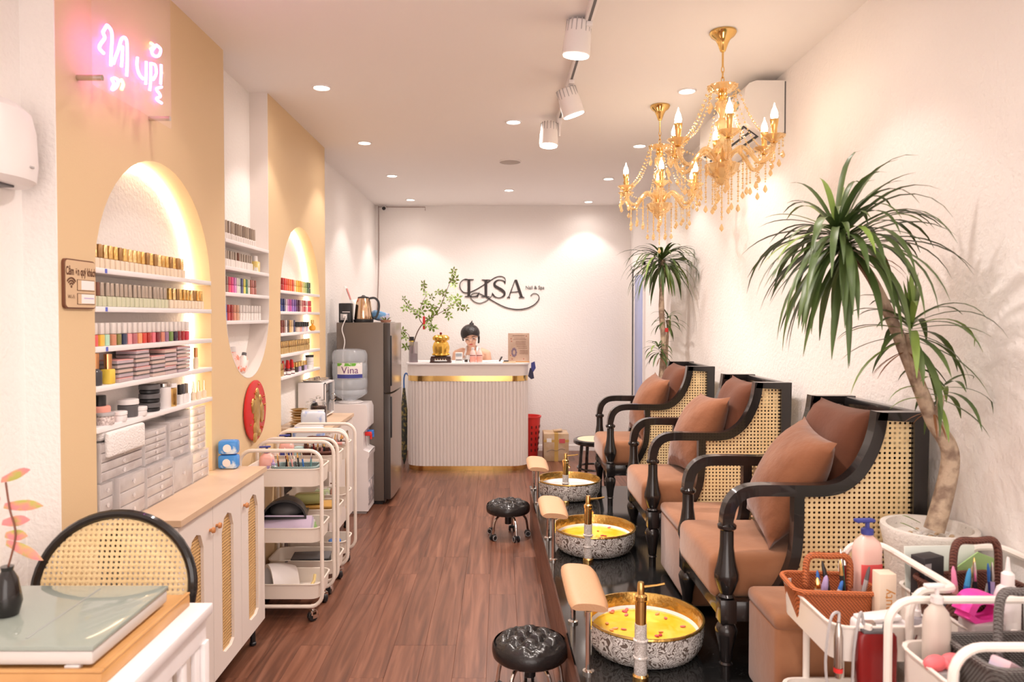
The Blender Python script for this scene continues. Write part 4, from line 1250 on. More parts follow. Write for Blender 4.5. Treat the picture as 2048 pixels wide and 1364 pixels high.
MB().lathe([(0, .008), (.047, .008), (.049, .014), (.049, .118), (0, .122)], 20, cap0=False, cap1=False).build('contents', mat('dried_fruit', (.16, .03, .015), .5, spot=((.34, .12, .05), 38, .4, .6), bump=(50, 1., 2)), t)
MB().lathe([(.0, .150), (.043, .150), (.043, .158), (.02, .166), (.012, .17), (.016, .178), (.010, .186), (0, .187)], 20, cap0=False, cap1=False).build('lid', glass, t)
t = thing('glass_jar', 'clear glass jar of pale sweets behind the red jar', 'jar', (-1.225, 4.70, zc))
MB().lathe([(.0, 0), (.040, 0), (.043, .005), (.043, .115), (.034, .13), (.031, .13), (.040, .114), (.040, .007), (0, .005)], 22, cap0=False, cap1=False).build('jar', glass, t)
MB().lathe([(0, .007), (.038, .007), (.039, .05), (0, .055)], 18, cap0=False, cap1=False).build('contents', mat('pale_sweets', (.72, .60, .48), .5, bump=(60, 1., 2)), t)
MB().lathe([(.0, .13), (.036, .13), (.036, .138), (.010, .148), (.012, .158), (0, .160)], 18, cap0=False, cap1=False).build('lid', glass, t)
for i in range(7):
    t = thing('trinket_tray', f'gilt oval dish, {ORD[i]} from the bottom of a pile on the far cabinet', 'dish', (-1.27 + R.uniform(-.006, .006), 4.56 + R.uniform(-.006, .006), zc + i * .016), R.uniform(0, 3), 'pile of gilt dishes')
    MB().lathe([(.0, 0), (.030, 0), (.055, .013), (.052, .013), (.028, .003), (0, .003)], 18, flute=(.05, 6), cap0=False, cap1=False).build('dish', gold_sh[i % 3], t)
t = thing('milk_pack', 'light blue plastic pouch at the front of the far cabinet', 'pouch', (-1.17, 4.525, zc), .1)
MB().box((0, 0, .05), (.15, .04, .10), .018, seg=3).build('bag', mat('blue_white_film', (.70, .74, .82), .3, spot=((.14, .28, .68), 9, .52, .6)), t); MB().box((0, 0, .103), (.14, .006, .012), .002).build('sealed_edge', paper, t)

wdn = thing('water_dispenser', 'white floor standing water dispenser beside the fridge', 'water dispenser', (-1.16, 5.62, 0))
MB().prism([(-.14, .02), (.155, .02), (.155, .42), (.165, .44), (.165, .47), (.12, .49), (.12, .62), (.155, .66), (.155, .80), (.14, .835), (-.14, .835)], 1, -.13, .13).build('body', mat('dispenser_white', (.82, .77, .77), .3), wdn)
MB().b2((-.13, -.12, 0), (.14, .12, .02)).build('plinth', GREY, wdn)
MB().b2((.154, -.11, .06), (.158, .11, .25), .001).build('floral_panel', mat('floral_print', (.30, .28, .30), .3, spot=((.74, .66, .66), 26, .48, .56)), wdn)
for i, m_ in enumerate((RED, BLUE)):
    MB().box((.145, -.05 + i * .10, .60), (.05, .03, .03), .006).b2((.16, -.058 + i * .10, .56), (.172, -.042 + i * .10, .60)).build('tap', m_, wdn)
MB().lathe([(0, .835), (.09, .835), (.10, .842), (.08, .850), (0, .85)], 24, cap0=False, cap1=False).build('collar', plastic_w, wdn)
MB().b2((.10, -.115, .462), (.165, .115, .474), .003).build('drip_tray', plastic_w, wdn)
wt = thing('water_bottle', 'large clear blue water bottle upside down on the dispenser', 'water bottle', (-1.165, 5.62, .842))
wb_m = mat('bottle_plastic', (.80, .88, .97), .08, alpha=.32, spec=.9)
MB().lathe([(.03, .0), (.04, .012), (.09, .035), (.13, .06), (.135, .075), (.128, .10), (.135, .115), (.135, .175), (.129, .19), (.135, .205), (.135, .29), (.129, .305), (.135, .32), (.135, .37), (.12, .40), (.07, .412), (0, .408)], 32, cap1=False).build('bottle', wb_m, wt)
lab = [(.1365 * cos(-pi / 2 - .55 + 1.5 * i / 16), .1365 * sin(-pi / 2 - .55 + 1.5 * i / 16)) for i in range(17)]


def label_strip(z0, z1, m_, rr=1., nm='label_print'):
    mb = MB(); vs = []; fs = []
    for i, (a, b) in enumerate(lab):
        vs += [(a * rr, b * rr, z0), (a * rr, b * rr, z1)]
        if i: fs.append((2 * i - 2, 2 * i, 2 * i + 1, 2 * i - 1))
    mb.add(vs, fs); return mb.build(nm, m_, wt)


label_strip(.19, .31, plastic_w); label_strip(.192, .222, NAVY, 1.004); label_strip(.285, .308, mat('label_green', (.15, .45, .05), .4, spot=((.86, .84, .84), 24, .5, .56)), 1.004)


def wrap(v):
    a = -pi / 2 + .20 + v.x / .137
    return (.1378 * cos(a), .1378 * sin(a), .252 + v.y)


text_mb('Vina', .075, 0, wrap).build('lettering', plain('label_purple', (.16, .05, .20)), wt, smooth=0)

fr = thing('refrigerator', 'tall grey two-door refrigerator left of the reception counter', 'refrigerator', (-1.30, 5.76, 0))
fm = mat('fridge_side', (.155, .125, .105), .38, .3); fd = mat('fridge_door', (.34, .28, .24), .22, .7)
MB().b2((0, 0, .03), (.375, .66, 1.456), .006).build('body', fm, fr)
MB().b2((0, .02, 0), (.36, .64, .03)).build('plinth', black_pl, fr)
for (z0, z1) in ((.045, .885), (.900, 1.452)):
    d = MB().prism([(.380, 0), (.425, .004), (.438, .12), (.442, .33), (.438, .54), (.425, .656), (.380, .66)], 2, z0, z1).build('door', fd, fr, smooth=50)
    MB().b2((.378, -.003, z0), (.428, .001, z1), .002).build('door_edge', mat('fridge_edge', (.05, .042, .038), .3), d)
    MB().b2((.4255, .01, z0 + .05 if z0 > .5 else z1 - .35), (.436, .04, z1 - .1 if z0 > .5 else z1 - .02), .003).build('handle', black_pl, d)
MB().b2((.376, .0, .02), (.381, .66, 1.45)).build('door_gasket', black_pl, fr)
zf = 1.456
kt = thing('electric_kettle', 'shiny steel kettle with black handle on the fridge', 'kettle', (-1.110, 5.90, zf), .15)
MB().lathe([(0, 0), (.078, 0), (.080, .008), (.080, .024), (.075, .026)], 28, cap0=False).build('base', black_pl, kt)
MB().lathe([(.074, .026), (.076, .032), (.060, .165), (.050, .195), (.047, .196)], 28).build('jug', mat('kettle_steel', (.72, .52, .36), .14, 1.), kt)
MB().lathe([(.047, .196), (.045, .206), (.02, .212), (.008, .222), (0, .222)], 20, cap1=False).build('lid', black_pl, kt)
MB().bar(spline([(.048, 0, .195), (.09, 0, .198), (.120, 0, .165), (.122, 0, .11), (.105, 0, .05), (.080, 0, .035)], 5), .022, .018, (0, 1, 0)).build('handle', black_pl, kt)
MB().prism([(-.04, .19), (-.085, .182), (-.055, .135)], 1, -.014, .014).build('spout', mat('kettle_steel', (.72, .52, .36), .14, 1.), kt)
bb = thing('adapter_box', 'black power strip box with sockets on the fridge', 'power box', (-1.245, 5.87, zf))
MB().b2((-.05, -.05, 0), (.05, .05, .155), .006).build('box', black_pl, bb)
MB().b2((-.035, -.052, .02), (.02, -.049, .07)).build('socket_plate', GREY, bb); MB().b2((-.02, -.054, .082), (.04, -.050, .087)).build('trim', plastic_w, bb)
dc = thing('desk_calendar', 'white folded desk calendar standing on the black box', 'calendar', (-1.245, 5.87, zf + .155))
MB().prism([(-.035, 0), (.045, 0), (-.005, .14)], 1, -.05, .05).build('card', paper, dc)
MB().prism([(.0368, .03), (.006, .12), (.007, .1205), (.038, .031)], 1, -.03, .03).build('printed_block', mat('calendar_red', (.60, .22, .20), .6), dc)
cd = thing('power_cord', 'white power cord hanging down the side of the fridge', 'cord', (-1.25, 5.75, 0))
MB().tube(spline([(.01, .05, zf + .05), (.03, .0, zf + .04), (.0, -.012, zf - .05), (.02, -.012, zf - .15), (.005, -.012, zf - .3), (.0, -.012, .6)], 8), .004, 6).build('cable', plastic_w, cd)
MB().box((.01, .052, zf + .05), (.03, .02, .03), .004).build('plug', plastic_w, cd)
bp_ = thing('snack_bag', 'blue snack bag lying on the fridge behind the kettle', 'bag', (-1.0, 6.0, zf + .012), .4)
MB().box((0, 0, .04), (.15, .07, .08), .028, Matrix.Rotation(.25, 4, 'Y'), seg=3).build('bag', mat('sky_film', (.16, .38, .68), .3, spot=((.62, .60, .75), 14, .52, .6)), bp_); MB().box((.07, 0, .055), (.02, .06, .004), .001).build('sealed_edge', BLUE, bp_)
fb = thing('flower_basket', 'tiny woven basket with green sprigs on the fridge', 'basket', (-.93, 5.90, zf))
MB().lathe([(.035, 0), (.045, .02), (.042, .02), (.033, .004)], 16, flute=(.04, 10)).build('basket', plain('rattan_pink', (.55, .28, .20), .6), fb)
for i in range(10):
    a = i * 2.4
    ribbon_leaf((.01 * cos(a), .01 * sin(a), .012), (cos(a), sin(a), .9), .055, .012, 8).build('leaf', leaf_m2, fb)

# ================================================================== RECEPTION COUNTER
cn = thing('reception_counter', 'white fluted reception counter with gold bands and rounded corners', 'counter', (-.318, 7.29, 0))
CW, CD, CR = 1.19, .50, .16


def counter_outline(w, d, r, n=8):
    o = []
    for cx, a0 in ((w / 2 - r, 1.5 * pi), ):
        pass
    pts = [(-w / 2, d / 2)]
    for i in range(n + 1):
        a = pi + i / n * pi / 2; pts.append((-w / 2 + r + r * cos(a), -d / 2 + r + r * sin(a)))
    for i in range(n + 1):
        a = 1.5 * pi + i / n * pi / 2; pts.append((w / 2 - r + r * cos(a), -d / 2 + r + r * sin(a)))
    pts.append((w / 2, d / 2))
    return pts


cw_ = mat('counter_white', (.86, .79, .75), .45)
MB().prism(counter_outline(CW - .02, CD - .02, CR - .01) + [(x, y + .012) for x, y in counter_outline(CW - .10, CD - .045, CR - .03)][::-1], 2, .045, .88).build('carcass', cw_, cn)
MB().prism(counter_outline(CW - .012, CD - .012, CR) + [(x, y + .012) for x, y in counter_outline(CW - .10, CD - .045, CR - .03)][::-1], 2, 0, .045).build('kick_band', gold, cn)
MB().prism(counter_outline(CW + .002, CD + .002, CR), 2, .875, .928).build('gold_band', gold, cn)
MB().prism(counter_outline(CW + .010, CD + .010, CR), 2, .928, 1.035).build('fascia', cw_, cn)
MB().prism(counter_outline(CW + .035, CD + .035, CR), 2, 1.035, 1.05).build('worktop', shelf_white, cn)
# flutes follow the outline
ol = counter_outline(CW - .02, CD - .02, CR - .01, 10); seglen = 0; path = []
for a, b in zip(ol, ol[1:]):
    L = math.dist(a, b); n = max(1, int(L / .002))
    path += [(a[0] + (b[0] - a[0]) * i / n, a[1] + (b[1] - a[1]) * i / n, (b[0] - a[0]) / L, (b[1] - a[1]) / L) for i in range(n)]
tot = len(path); flute_me = MB().prism([(-.0145, 0), (-.0145, -.005), (-.010, -.011), (0, -.013), (.010, -.011), (.0145, -.005), (.0145, 0)], 2, .047, .874).mesh('flute', cw_)
nfl = 58
for i in range(nfl):
    x, y, tx, ty_ = path[int((i + .5) / nfl * tot)]
    link('flute', flute_me, cn, (x, y, 0), (0, 0, math.atan2(ty_, tx)))
ZT = 1.05

# lucky money-bag ornament
gb = thing('gold_ornament', 'golden lucky money bag ornament on a carved dark base', 'ornament', (-.585, 7.16, ZT))
MB().b2((-.105, -.06, 0), (.105, .06, .012), .003).b2((-.095, -.055, .045), (.095, .055, .062), .004).b2((-.10, -.058, .012), (-.065, .058, .045)).b2((.065, -.058, .012), (.10, .058, .045)).b2((-.065, -.05, .025), (.065, .05, .045)).build('base', mat('rosewood', (.05, .018, .012), .3), gb)
MB().lathe([(.05, .062), (.075, .075), (.070, .09), (.078, .12), (.080, .155), (.068, .195), (.055, .21), (.06, .222)], 32, flute=(.07, 9)).build('bag', gold_lac, gb)
MB().lathe([(.055, .215), (.075, .225), (.078, .25), (.06, .268), (.03, .275), (.0, .276)], 32, flute=(.10, 11), cap1=False).build('crown', gold_lac, gb)
MB().ell((0, 0, .287), (.013, .013, .013), 10, 8).build('jewel', DRED, gb)
for i in range(9):
    a = 2 * pi * i / 9
    MB().ell((.074 * cos(a), .074 * sin(a), .082), (.016, .016, .012), 8, 6).build('coin', gold_lac, gb)
for i in range(5):
    MB().box((-.05 + i * .025, -.0605, .034), (.012, .002, .012), .002).build('carving', BUFF, gb)

# vase with branch
vs_ = thing('branch_vase', 'clear glass vase holding a tall leafy green branch on the counter', 'vase', (-.862, 7.20, ZT))
MB().lathe([(0, 0), (.045, 0), (.047, .004), (.047, .19), (.044, .205), (.040, .205), (.043, .19), (.043, .008), (0, .006)], 24, cap0=False, cap1=False).build('vase', mat('vase_glass', (.92, .88, .88), .05, trans=.8, ior=1.2), vs_)
MB().lathe([(0, .008), (.041, .008), (.041, .09), (0, .092)], 20, cap0=False, cap1=False).build('water', mat('vase_water', (.85, .80, .82), .02, trans=.9, ior=1.2), vs_)


def zp(px, py):
    return at_y(px, py, 7.20) - Vector(vs_.location)


def zq(a, b):       # coordinates measured on a 5.683x enlargement with corner (740,520)
    return zp(740 + a / 5.683, 520 + b / 5.683)


main = [(480, 1060), (490, 960), (540, 810), (620, 700), (730, 630), (790, 550), (850, 410), (900, 280), (950, 150)]
brs = [main, [(600, 730), (565, 680), (560, 600), (600, 480), (640, 400), (620, 320), (610, 260)], [(560, 640), (500, 570), (430, 510), (390, 440)],
       [(740, 630), (830, 580), (900, 530), (980, 490), (1050, 530), (1090, 550)], [(790, 550), (740, 520), (700, 510)], [(850, 410), (800, 370), (750, 365)], [(900, 480), (910, 440), (940, 420)], [(620, 700), (660, 720), (700, 770)], [(860, 590), (890, 640)]]
for i, b in enumerate(brs):
    P = spline([zq(*q) + Vector((0, .03 * sin(i * 2.1 + k * .6), 0)) for k, q in enumerate(b)], 5)
    r0, r1 = (.007, .002) if i == 0 else (.004, .0013)
    MB().tube(P, [r0 + (r1 - r0) * k / (len(P) - 1) for k in range(len(P))], 6).build('twig', plain('twig', (.13, .07, .045), .7), vs_)
lv = MB()
for i in range(5):
    a = i * 2 * pi / 5
    d = Vector((cos(a), sin(a), 0)); s = Vector((-sin(a), cos(a), 0))
    lv.add([d * .004, d * .025 + s * .011 + Vector((0, 0, .003)), d * .048 + Vector((0, 0, -.004)), d * .025 - s * .011 + Vector((0, 0, .003)), d * .026], [(0, 4, 1), (1, 4, 2), (0, 3, 4), (4, 3, 2)])
leaf_cl = lv.mesh('leaf', mat('maple_leaf', (.22, .33, .06), .5))
spots = [(390, 440), (430, 510), (395, 550), (490, 570), (610, 270), (605, 310), (635, 385), (640, 480), (625, 510), (700, 420), (560, 590), (545, 620), (590, 580), (700, 530), (740, 590), (720, 570), (770, 365), (820, 370), (855, 380), (810, 485), (900, 440), (940, 425), (985, 475), (920, 525), (870, 590), (900, 640), (1025, 530), (1090, 545), (945, 150), (955, 120), (930, 235), (965, 215), (950, 290), (960, 270), (690, 660), (670, 670), (650, 740), (700, 770), (720, 770), (1000, 430)]
for i, q in enumerate(spots):
    p = zq(*q) + Vector((0, .03 * sin(i * 1.7), 0))
    link('leaf', leaf_cl, vs_, p, (pi / 2 + R.uniform(-.7, .5), R.uniform(-.6, .6), R.uniform(-.7, .7))).scale = [R.uniform(.8, 1.25)] * 3
e = zq(615, 640)
MB().b2((e.x - .012, e.y - .012, e.z - .13), (e.x + .012, e.y - .009, e.z), .001).build('red_tag', RED, vs_)
for i, q in enumerate([(370, 800), (370, 860), (400, 880), (400, 980), (420, 990)]):
    link('leaf', leaf_cl, vs_, zq(*q), (pi / 2 + R.uniform(-.7, .5), R.uniform(-.6, .6), R.uniform(-.7, .7)))
MB().tube([zq(480, 1000), zq(440, 850), zq(370, 790)], .003, 6).build('twig', plain('twig', (.13, .07, .045), .7), vs_)
bt = thing('drink_bottle', 'dark capped drink bottle behind the vase on the counter', 'bottle', (-.895, 7.33, ZT))
MB().lathe([(.028, 0), (.030, .005), (.030, .15), (.022, .18), (.014, .19)], 16).build('bottle', mat('plum_bottle', (.40, .16, .24), .2), bt)
MB().lathe([(.030, .16), (.026, .21)], 16, cap0=False, cap1=False).build('yellow_band', YEL, bt); MB().lathe([(.026, .205), (.026, .25), (0, .252)], 16, cap1=False).build('cap', black_pl, bt)

# small things along the counter
bx = thing('card_box', 'small white card box with blue-grey print beside the gold ornament', 'box', (-.405, 7.15, ZT))
MB().b2((-.035, -.02, 0), (.035, .02, .10), .002).build('box', paper, bx); MB().b2((-.03, -.0212, .06), (.03, -.0200, .092)).build('print', mat('print_grey', (.42, .46, .50), .5), bx); MB().b2((-.03, -.0212, .022), (.03, -.02, .032)).build('print', DGREY, bx)
for i in range(2):
    t = thing('glass_tumbler', ['clear glass tumbler, left one beside the card box', 'clear glass tumbler, right one beside the pink bottles'][i], 'glass', (-.335 + i * .045, 7.16, ZT), 0, 'tumblers on the counter')
    MB().lathe([(0, 0), (.017, 0), (.021, .075), (.0195, .075), (.016, .005), (0, .005)], 18, cap0=False, cap1=False).build('tumbler', glass, t); MB().lathe([(0, .006), (.0158, .006), (.0172, .03), (0, .031)], 16, cap0=False, cap1=False).build('tea', clear_cream, t)
for i in range(2):
    t = thing('lotion_bottle', ['pink lotion bottle with white cap, left of two on the counter', 'pink lotion bottle with white cap, right of two on the counter'][i], 'bottle', (-.268 + i * .064, 7.14, ZT), 0, 'pink lotion bottles on the counter')
    MB().lathe([(.026, 0), (.030, .006), (.030, .085), (.020, .115), (.013, .125)], 18).build('bottle', mat('blush_lotion', (.84, .60, .55), .25), t)
    MB().lathe([(.0304, .012), (.0304, .062)], 18, cap0=False, cap1=False).build('label_print', SALMON, t); MB().lathe([(.0306, .068), (.0306, .075)], 18, cap0=False, cap1=False).build('label_stripe', DRED, t)
    MB().lathe([(.014, .125), (.014, .150), (0, .152)], 14, cap1=False).build('cap', plastic_w, t)
mn = thing('menu_stand', 'upright kraft price menu with printed flower in a clear stand', 'menu', (.185, 7.18, ZT), -.05)
MB().b2((-.105, -.004, .012), (.105, .004, .29), .001).build('menu_card', mat('kraft', (.60, .44, .34), .7, spot=((.54, .38, .29), 12, .4, .6)), mn)
MB().b2((-.108, -.006, 0), (.108, .03, .012), .002).build('stand', light_wood, mn)
inkm = mat('menu_ink', (.20, .09, .06), .7)
MB().b2((-.06, -.0055, .262), (.06, -.0042, .267)).build('printed_line', inkm, mn)
for i, (z, w, x) in enumerate([(.24, .11, .01), (.225, .13, .01), (.205, .10, .02), (.19, .10, .02), (.175, .10, .02), (.158, .10, .03), (.14, .09, .04), (.115, .08, .05), (.10, .085, .05), (.085, .085, .05)]):
    MB().b2((x - w / 2, -.0052, z), (x + w / 2, -.0042, z + .0035)).build('printed_line', inkm, mn)
for i in range(9):
    a = i * .7
    MB().ell((-.045 + .02 * cos(a), -.005, .10 + .035 * sin(a)), (.009, .001, .014), 8, 6).build('printed_flower', mat('flower_ink', (.22, .16, .22), .6), mn)
for (x, z) in ((-.075, .235), (-.07, .21), (-.08, .07), (-.065, .035), (.05, .035), (.075, .262)):
    MB().ell((x, -.005, z), (.007, .001, .006), 8, 6).build('printed_petal', mat('petal_ink', (.45, .16, .12), .6), mn)
ph = thing('phone', 'black phone propped at an angle on the counter', 'phone', (-.01, 7.22, ZT), .3)
MB().box((0, 0, .03), (.006, .045, .065), .002, Matrix.Rotation(.5, 4, 'Y')).build('phone_body', black_pl, ph); MB().box((0, 0, .004), (.05, .05, .008), .002).build('cradle', plastic_w, ph)
tr_ = thing('key_tray', 'flat pale wood tray with a black key fob right of centre on the counter', 'tray', (.09, 7.12, ZT))
MB().box((0, 0, .006), (.13, .07, .012), .003).build('tray', BUFF, tr_); MB().box((-.03, 0, .018), (.05, .03, .012), .003).build('fob', black_pl, tr_)
tg = thing('tissue_sheets', 'crumpled white tissue sheets on the counter before the seated person', 'tissues', (-.11, 7.17, ZT))
for i in range(5):
    MB().box((-.06 + i * .03, R.uniform(-.02, .02), .008 + .002 * i), (.05, .05, .014), .006, Matrix.Rotation(R.uniform(-.2, .2), 4, 'Z')).build('sheet', paper, tg)
bw = thing('bow_ribbon', 'dark navy ribbon bow hanging from the right end of the counter', 'ribbon', (.305, 7.10, .90))
MB().prism([(0, .15), (.035, .165), (.045, .10), (.02, .06), (.0, .10)], 1, -.012, .012).build('loop', NAVY, bw); MB().prism([(-.012, .10), (.012, .10), (.03, .0), (.0, -.01), (-.03, .02)], 1, -.008, .008).build('tail', plain('ink', (.03, .03, .08)), bw)

# red bin and taped carton
bn = thing('waste_basket', 'red perforated plastic basket beside the counter', 'basket', (.31, 7.78, 0))
MB().lathe([(0, 0), (.095, 0), (.125, .42), (.135, .425), (.135, .44), (.120, .44), (.116, .42), (.088, .006), (0, .006)], 28, cap0=False, cap1=False).build('bin', mat('red_plastic', (.68, .035, .03), .35), bn)
hs = MB().box((0, 0, 0), (.016, .004, .03), .002, seg=1).mesh('slot', mat('dark_slot', (.14, .01, .01), .6))
for rr in range(5):
    for i in range(14):
        a = 2 * pi * i / 14; r = .0985 + .0300 * (.06 + rr * .062) / .42
        link('slot', hs, bn, (r * cos(a), r * sin(a), .08 + rr * .062), (0, 0, a + pi / 2))
bxx = thing('cardboard_box', 'taped cardboard carton with a red print on the floor by the wall', 'carton', (.585, 7.63, 0), .0)
ca = mat('cardboard', (.50, .34, .20), .7, spot=((.58, .44, .32), 9, .4, .65))
MB().b2((-.13, -.13, 0), (.13, .13, .29), .008).build('carton', ca, bxx)
tape = mat('tape', (.56, .36, .11), .25)
MB().b2((-.02, -.1315, 0), (.02, -.1305, .29)).b2((-.02, -.131, .2895), (.02, .131, .291)).b2((-.1315, -.131, .20), (.131, -.1308, .225)).build('packing_tape', tape, bxx)
MB().b2((.03, -.1322, .19), (.09, -.1312, .235)).build('red_print', mat('carton_red', (.60, .10, .12), .6), bxx)
MB().b2((-.10, -.1322, .20), (-.05, -.1312, .24)).build('pale_print', paper, bxx)
MB().tube(spline([(-.10, -.132, .10), (-.05, -.132, .12), (0, -.132, .11), (.05, -.132, .13), (.09, -.132, .12)], 4), .002, 5).build('scribble', DGREY, bxx)
MB().box((.07, -.02, .30), (.09, .08, .018), .004, Matrix.Rotation(-.15, 4, 'Y')).build('flap', ca, bxx)

# wall lettering
sg = thing('wall_lettering', 'black serif lettering with looping flourishes on the back wall', 'sign', at_y(1007, 588, BW))
ink2 = mat('sign_black', (.022, .014, .014), .3)


def wz(a, b):
    return at_y(900 + a / 9.752, 540 + b / 9.752, BW) - Vector(sg.location)


def flat(poly, nm, t=.012):
    P = [wz(*q) for q in poly]
    return MB().loft([[(p.x, -.004, p.z) for p in P], [(p.x, -.004 - t, p.z) for p in P]]).build(nm, ink2, sg, smooth=0)


def stroke(pts, nm, t=.010, n=6):
    S_ = spline(pts, n); L_, R_ = [], []
    for i, (x, y, w) in enumerate(S_):
        a, b = S_[max(i - 1, 0)], S_[min(i + 1, len(S_) - 1)]
        dx, dy = b[0] - a[0], b[1] - a[1]; l = math.hypot(dx, dy) or 1
        L_.append((x - dy / l * w / 2, y + dx / l * w / 2)); R_.append((x + dy / l * w / 2, y - dx / l * w / 2))
    rings = []
    for a, b in zip(L_, R_):
        p, q = wz(*a), wz(*b)
        rings.append([(p.x, -.004, p.z), (q.x, -.004, q.z), (q.x, -.004 - t, q.z), (p.x, -.004 - t, p.z)])
    return MB().loft(rings).build(nm, ink2, sg, smooth=0)


flat([(285, 180), (465, 180), (465, 192), (397, 200), (397, 500), (440, 512), (510, 500), (545, 470), (580, 415), (552, 524), (290, 524), (290, 512), (345, 505), (345, 200), (285, 192)], 'letter')
flat([(620, 187), (785, 187), (785, 198), (728, 206), (728, 508), (775, 516), (775, 527), (612, 527), (612, 516), (675, 508), (675, 206), (620, 198)], 'letter')
stroke([(1068, 275, 6), (1070, 240, 30), (1040, 212, 20), (985, 195, 14), (920, 205, 24), (868, 255, 42), (880, 310, 50), (940, 350, 56), (1015, 395, 58), (1062, 445, 46), (1050, 500, 34), (990, 535, 16), (930, 540, 14), (870, 515, 26), (835, 475, 34), (825, 440, 6)], 'letter')
flat([(1262, 190), (1308, 190), (1420, 520), (1452, 532), (1452, 543), (1340, 543), (1340, 532), (1366, 522), (1332, 422), (1262, 216), (1192, 430), (1155, 520), (1172, 532), (1172, 543), (1108, 543), (1108, 532), (1138, 520)], 'letter')
stroke([(1175, 432, 12), (1240, 428, 12), (1300, 424, 13), (1345, 408, 12)], 'letter_bar')
stroke([(345, 182, 12), (285, 180, 12), (220, 225, 13), (192, 300, 14), (207, 370, 15), (260, 430, 16), (330, 445, 16), (400, 430, 17), (520, 375, 18), (660, 290, 18), (740, 240, 18), (850, 165, 16), (930, 130, 14), (1000, 125, 14), (1060, 150, 13), (1082, 200, 11), (1075, 240, 8)], 'flourish')
stroke([(820, 470, 8), (800, 520, 10), (740, 580, 11), (650, 630, 11), (570, 648, 12), (490, 625, 13), (430, 580, 13), (404, 530, 12), (420, 480, 11), (480, 448, 11), (540, 450, 12), (620, 480, 14), (760, 560, 17), (900, 640, 18), (1050, 715, 19), (1200, 758, 20), (1350, 768, 20), (1500, 745, 19), (1620, 690, 18), (1700, 620, 17), (1735, 550, 15), (1720, 490, 13), (1670, 460, 11), (1610, 465, 10), (1570, 505, 12)], 'flourish')
q = wz(1655, 345)
text_mb('Nail & Spa', .056, .002, lambda v: (q.x + v.x * .90, -.008 - v.z, q.z + v.y)).build('small_lettering', ink2, sg, smooth=0)

# security camera in the corner
cc = thing('security_camera', 'little black and white security camera at the back left ceiling corner', 'camera', at_y(768, 417, BW - .05))
MB().ell((0, 0, 0), (.028, .03, .028), 14, 10).build('housing', plastic_w, cc); MB().lathe([(.020, 0), (.021, .006), (0, .008)], 14, cap1=False).build('lens', black_pl, cc, (.003, -.026, -.004), (pi / 2 - .3, 0, 0)); MB().cyl((0, .02, .02), (0, .05, .03), .01).build('mount', plastic_w, cc)
cw = thing('wall_cable', 'thin brown cable running down the back left corner', 'cable', at_y(757, 412, BW - .006))
MB().tube(spline([(0, 0, 0), (.002, 0, -.4), (-.004, 0, -.8), (-.02, 0, -1.2)], 6), .003, 5).build('cable', BRN, cw); MB().tube([(0, 0, -.01), (.3, 0, -.012), (.52, 0, -.012), (.52, 0, -.05)], .003, 5).build('cable_run', BRN, cw)
# dark tiled gap left of counter: folded umbrella leaning
um = thing('folded_umbrella', 'dark patterned folded umbrella leaning between fridge and counter', 'umbrella', (-.975, 7.35, 0), 0, None, (.0, .0, .0))
MB().tube([(0, 0, 0), (0, 0, .1), (0, 0, .55), (0, 0, .78)], [.004, .03, .035, .012], 8).build('canopy', mat('dark_print', (.06, .07, .06), .5, spot=((.35, .28, .10), 30, .5, .6)), um); MB().tube(spline([(0, 0, .78), (0, 0, .88), (.02, 0, .93), (.05, 0, .90)], 4), .008, 6).build('handle', BLUE, um)
# ================================================================== SEATED WOMAN BEHIND THE COUNTER
skin = mat('skin', (.72, .42, .29), .5, sss=.08)
hair_m = mat('black_hair', (.014, .010, .010), .38, bump=(55, .5, 3))
PX, PY = -.30, 7.70
pe = thing('person', 'person in white halter top and glasses seated behind the counter, looking down', 'person', (PX, PY, .03))


def capsule(mb, a, b, ra, rb, seg=12):
    a, b = Vector(a), Vector(b)
    mb.tube([a + (b - a) * i / 6 for i in range(7)], [ra + (rb - ra) * i / 6 for i in range(7)], seg)
    mb.ell(a, (ra, ra, ra), seg, 8); mb.ell(b, (rb, rb, rb), seg, 8)


bd_ = MB()
# torso as lofted rings (facing -y)
rings = []
for z, w, d, y in ((.60, .17, .12, .05), (.68, .165, .115, .04), (.80, .125, .09, .025), (.90, .13, .095, .015), (.99, .145, .10, .005), (1.06, .155, .09, .0), (1.105, .125, .072, .0), (1.13, .07, .05, -.002), (1.15, .047, .045, -.006)):
    rings.append([(w * cos(2 * pi * i / 20), y + d * sin(2 * pi * i / 20), z) for i in range(20)])
bd_.loft(rings)
capsule(bd_, (0, -.005, 1.12), (0, -.035, 1.21), .046, .043)
HM = Matrix.Translation((-.012, -.065, 1.275)) @ Matrix.Rotation(-.10, 4, 'Y') @ Matrix.Rotation(.50, 4, 'X')     # head looks down
bd_.ell((0, .012, .022), (.080, .092, .084), 24, 16, HM)
bd_.ell((0, -.022, -.035), (.058, .062, .078), 20, 14, HM)
bd_.ell((0, -.040, -.088), (.026, .028, .024), 14, 10, HM)
bd_.ell((0, -.092, -.022), (.012, .016, .022), 12, 8, HM)
bd_.ell((0, -.080, .002), (.010, .012, .03), 12, 8, HM)
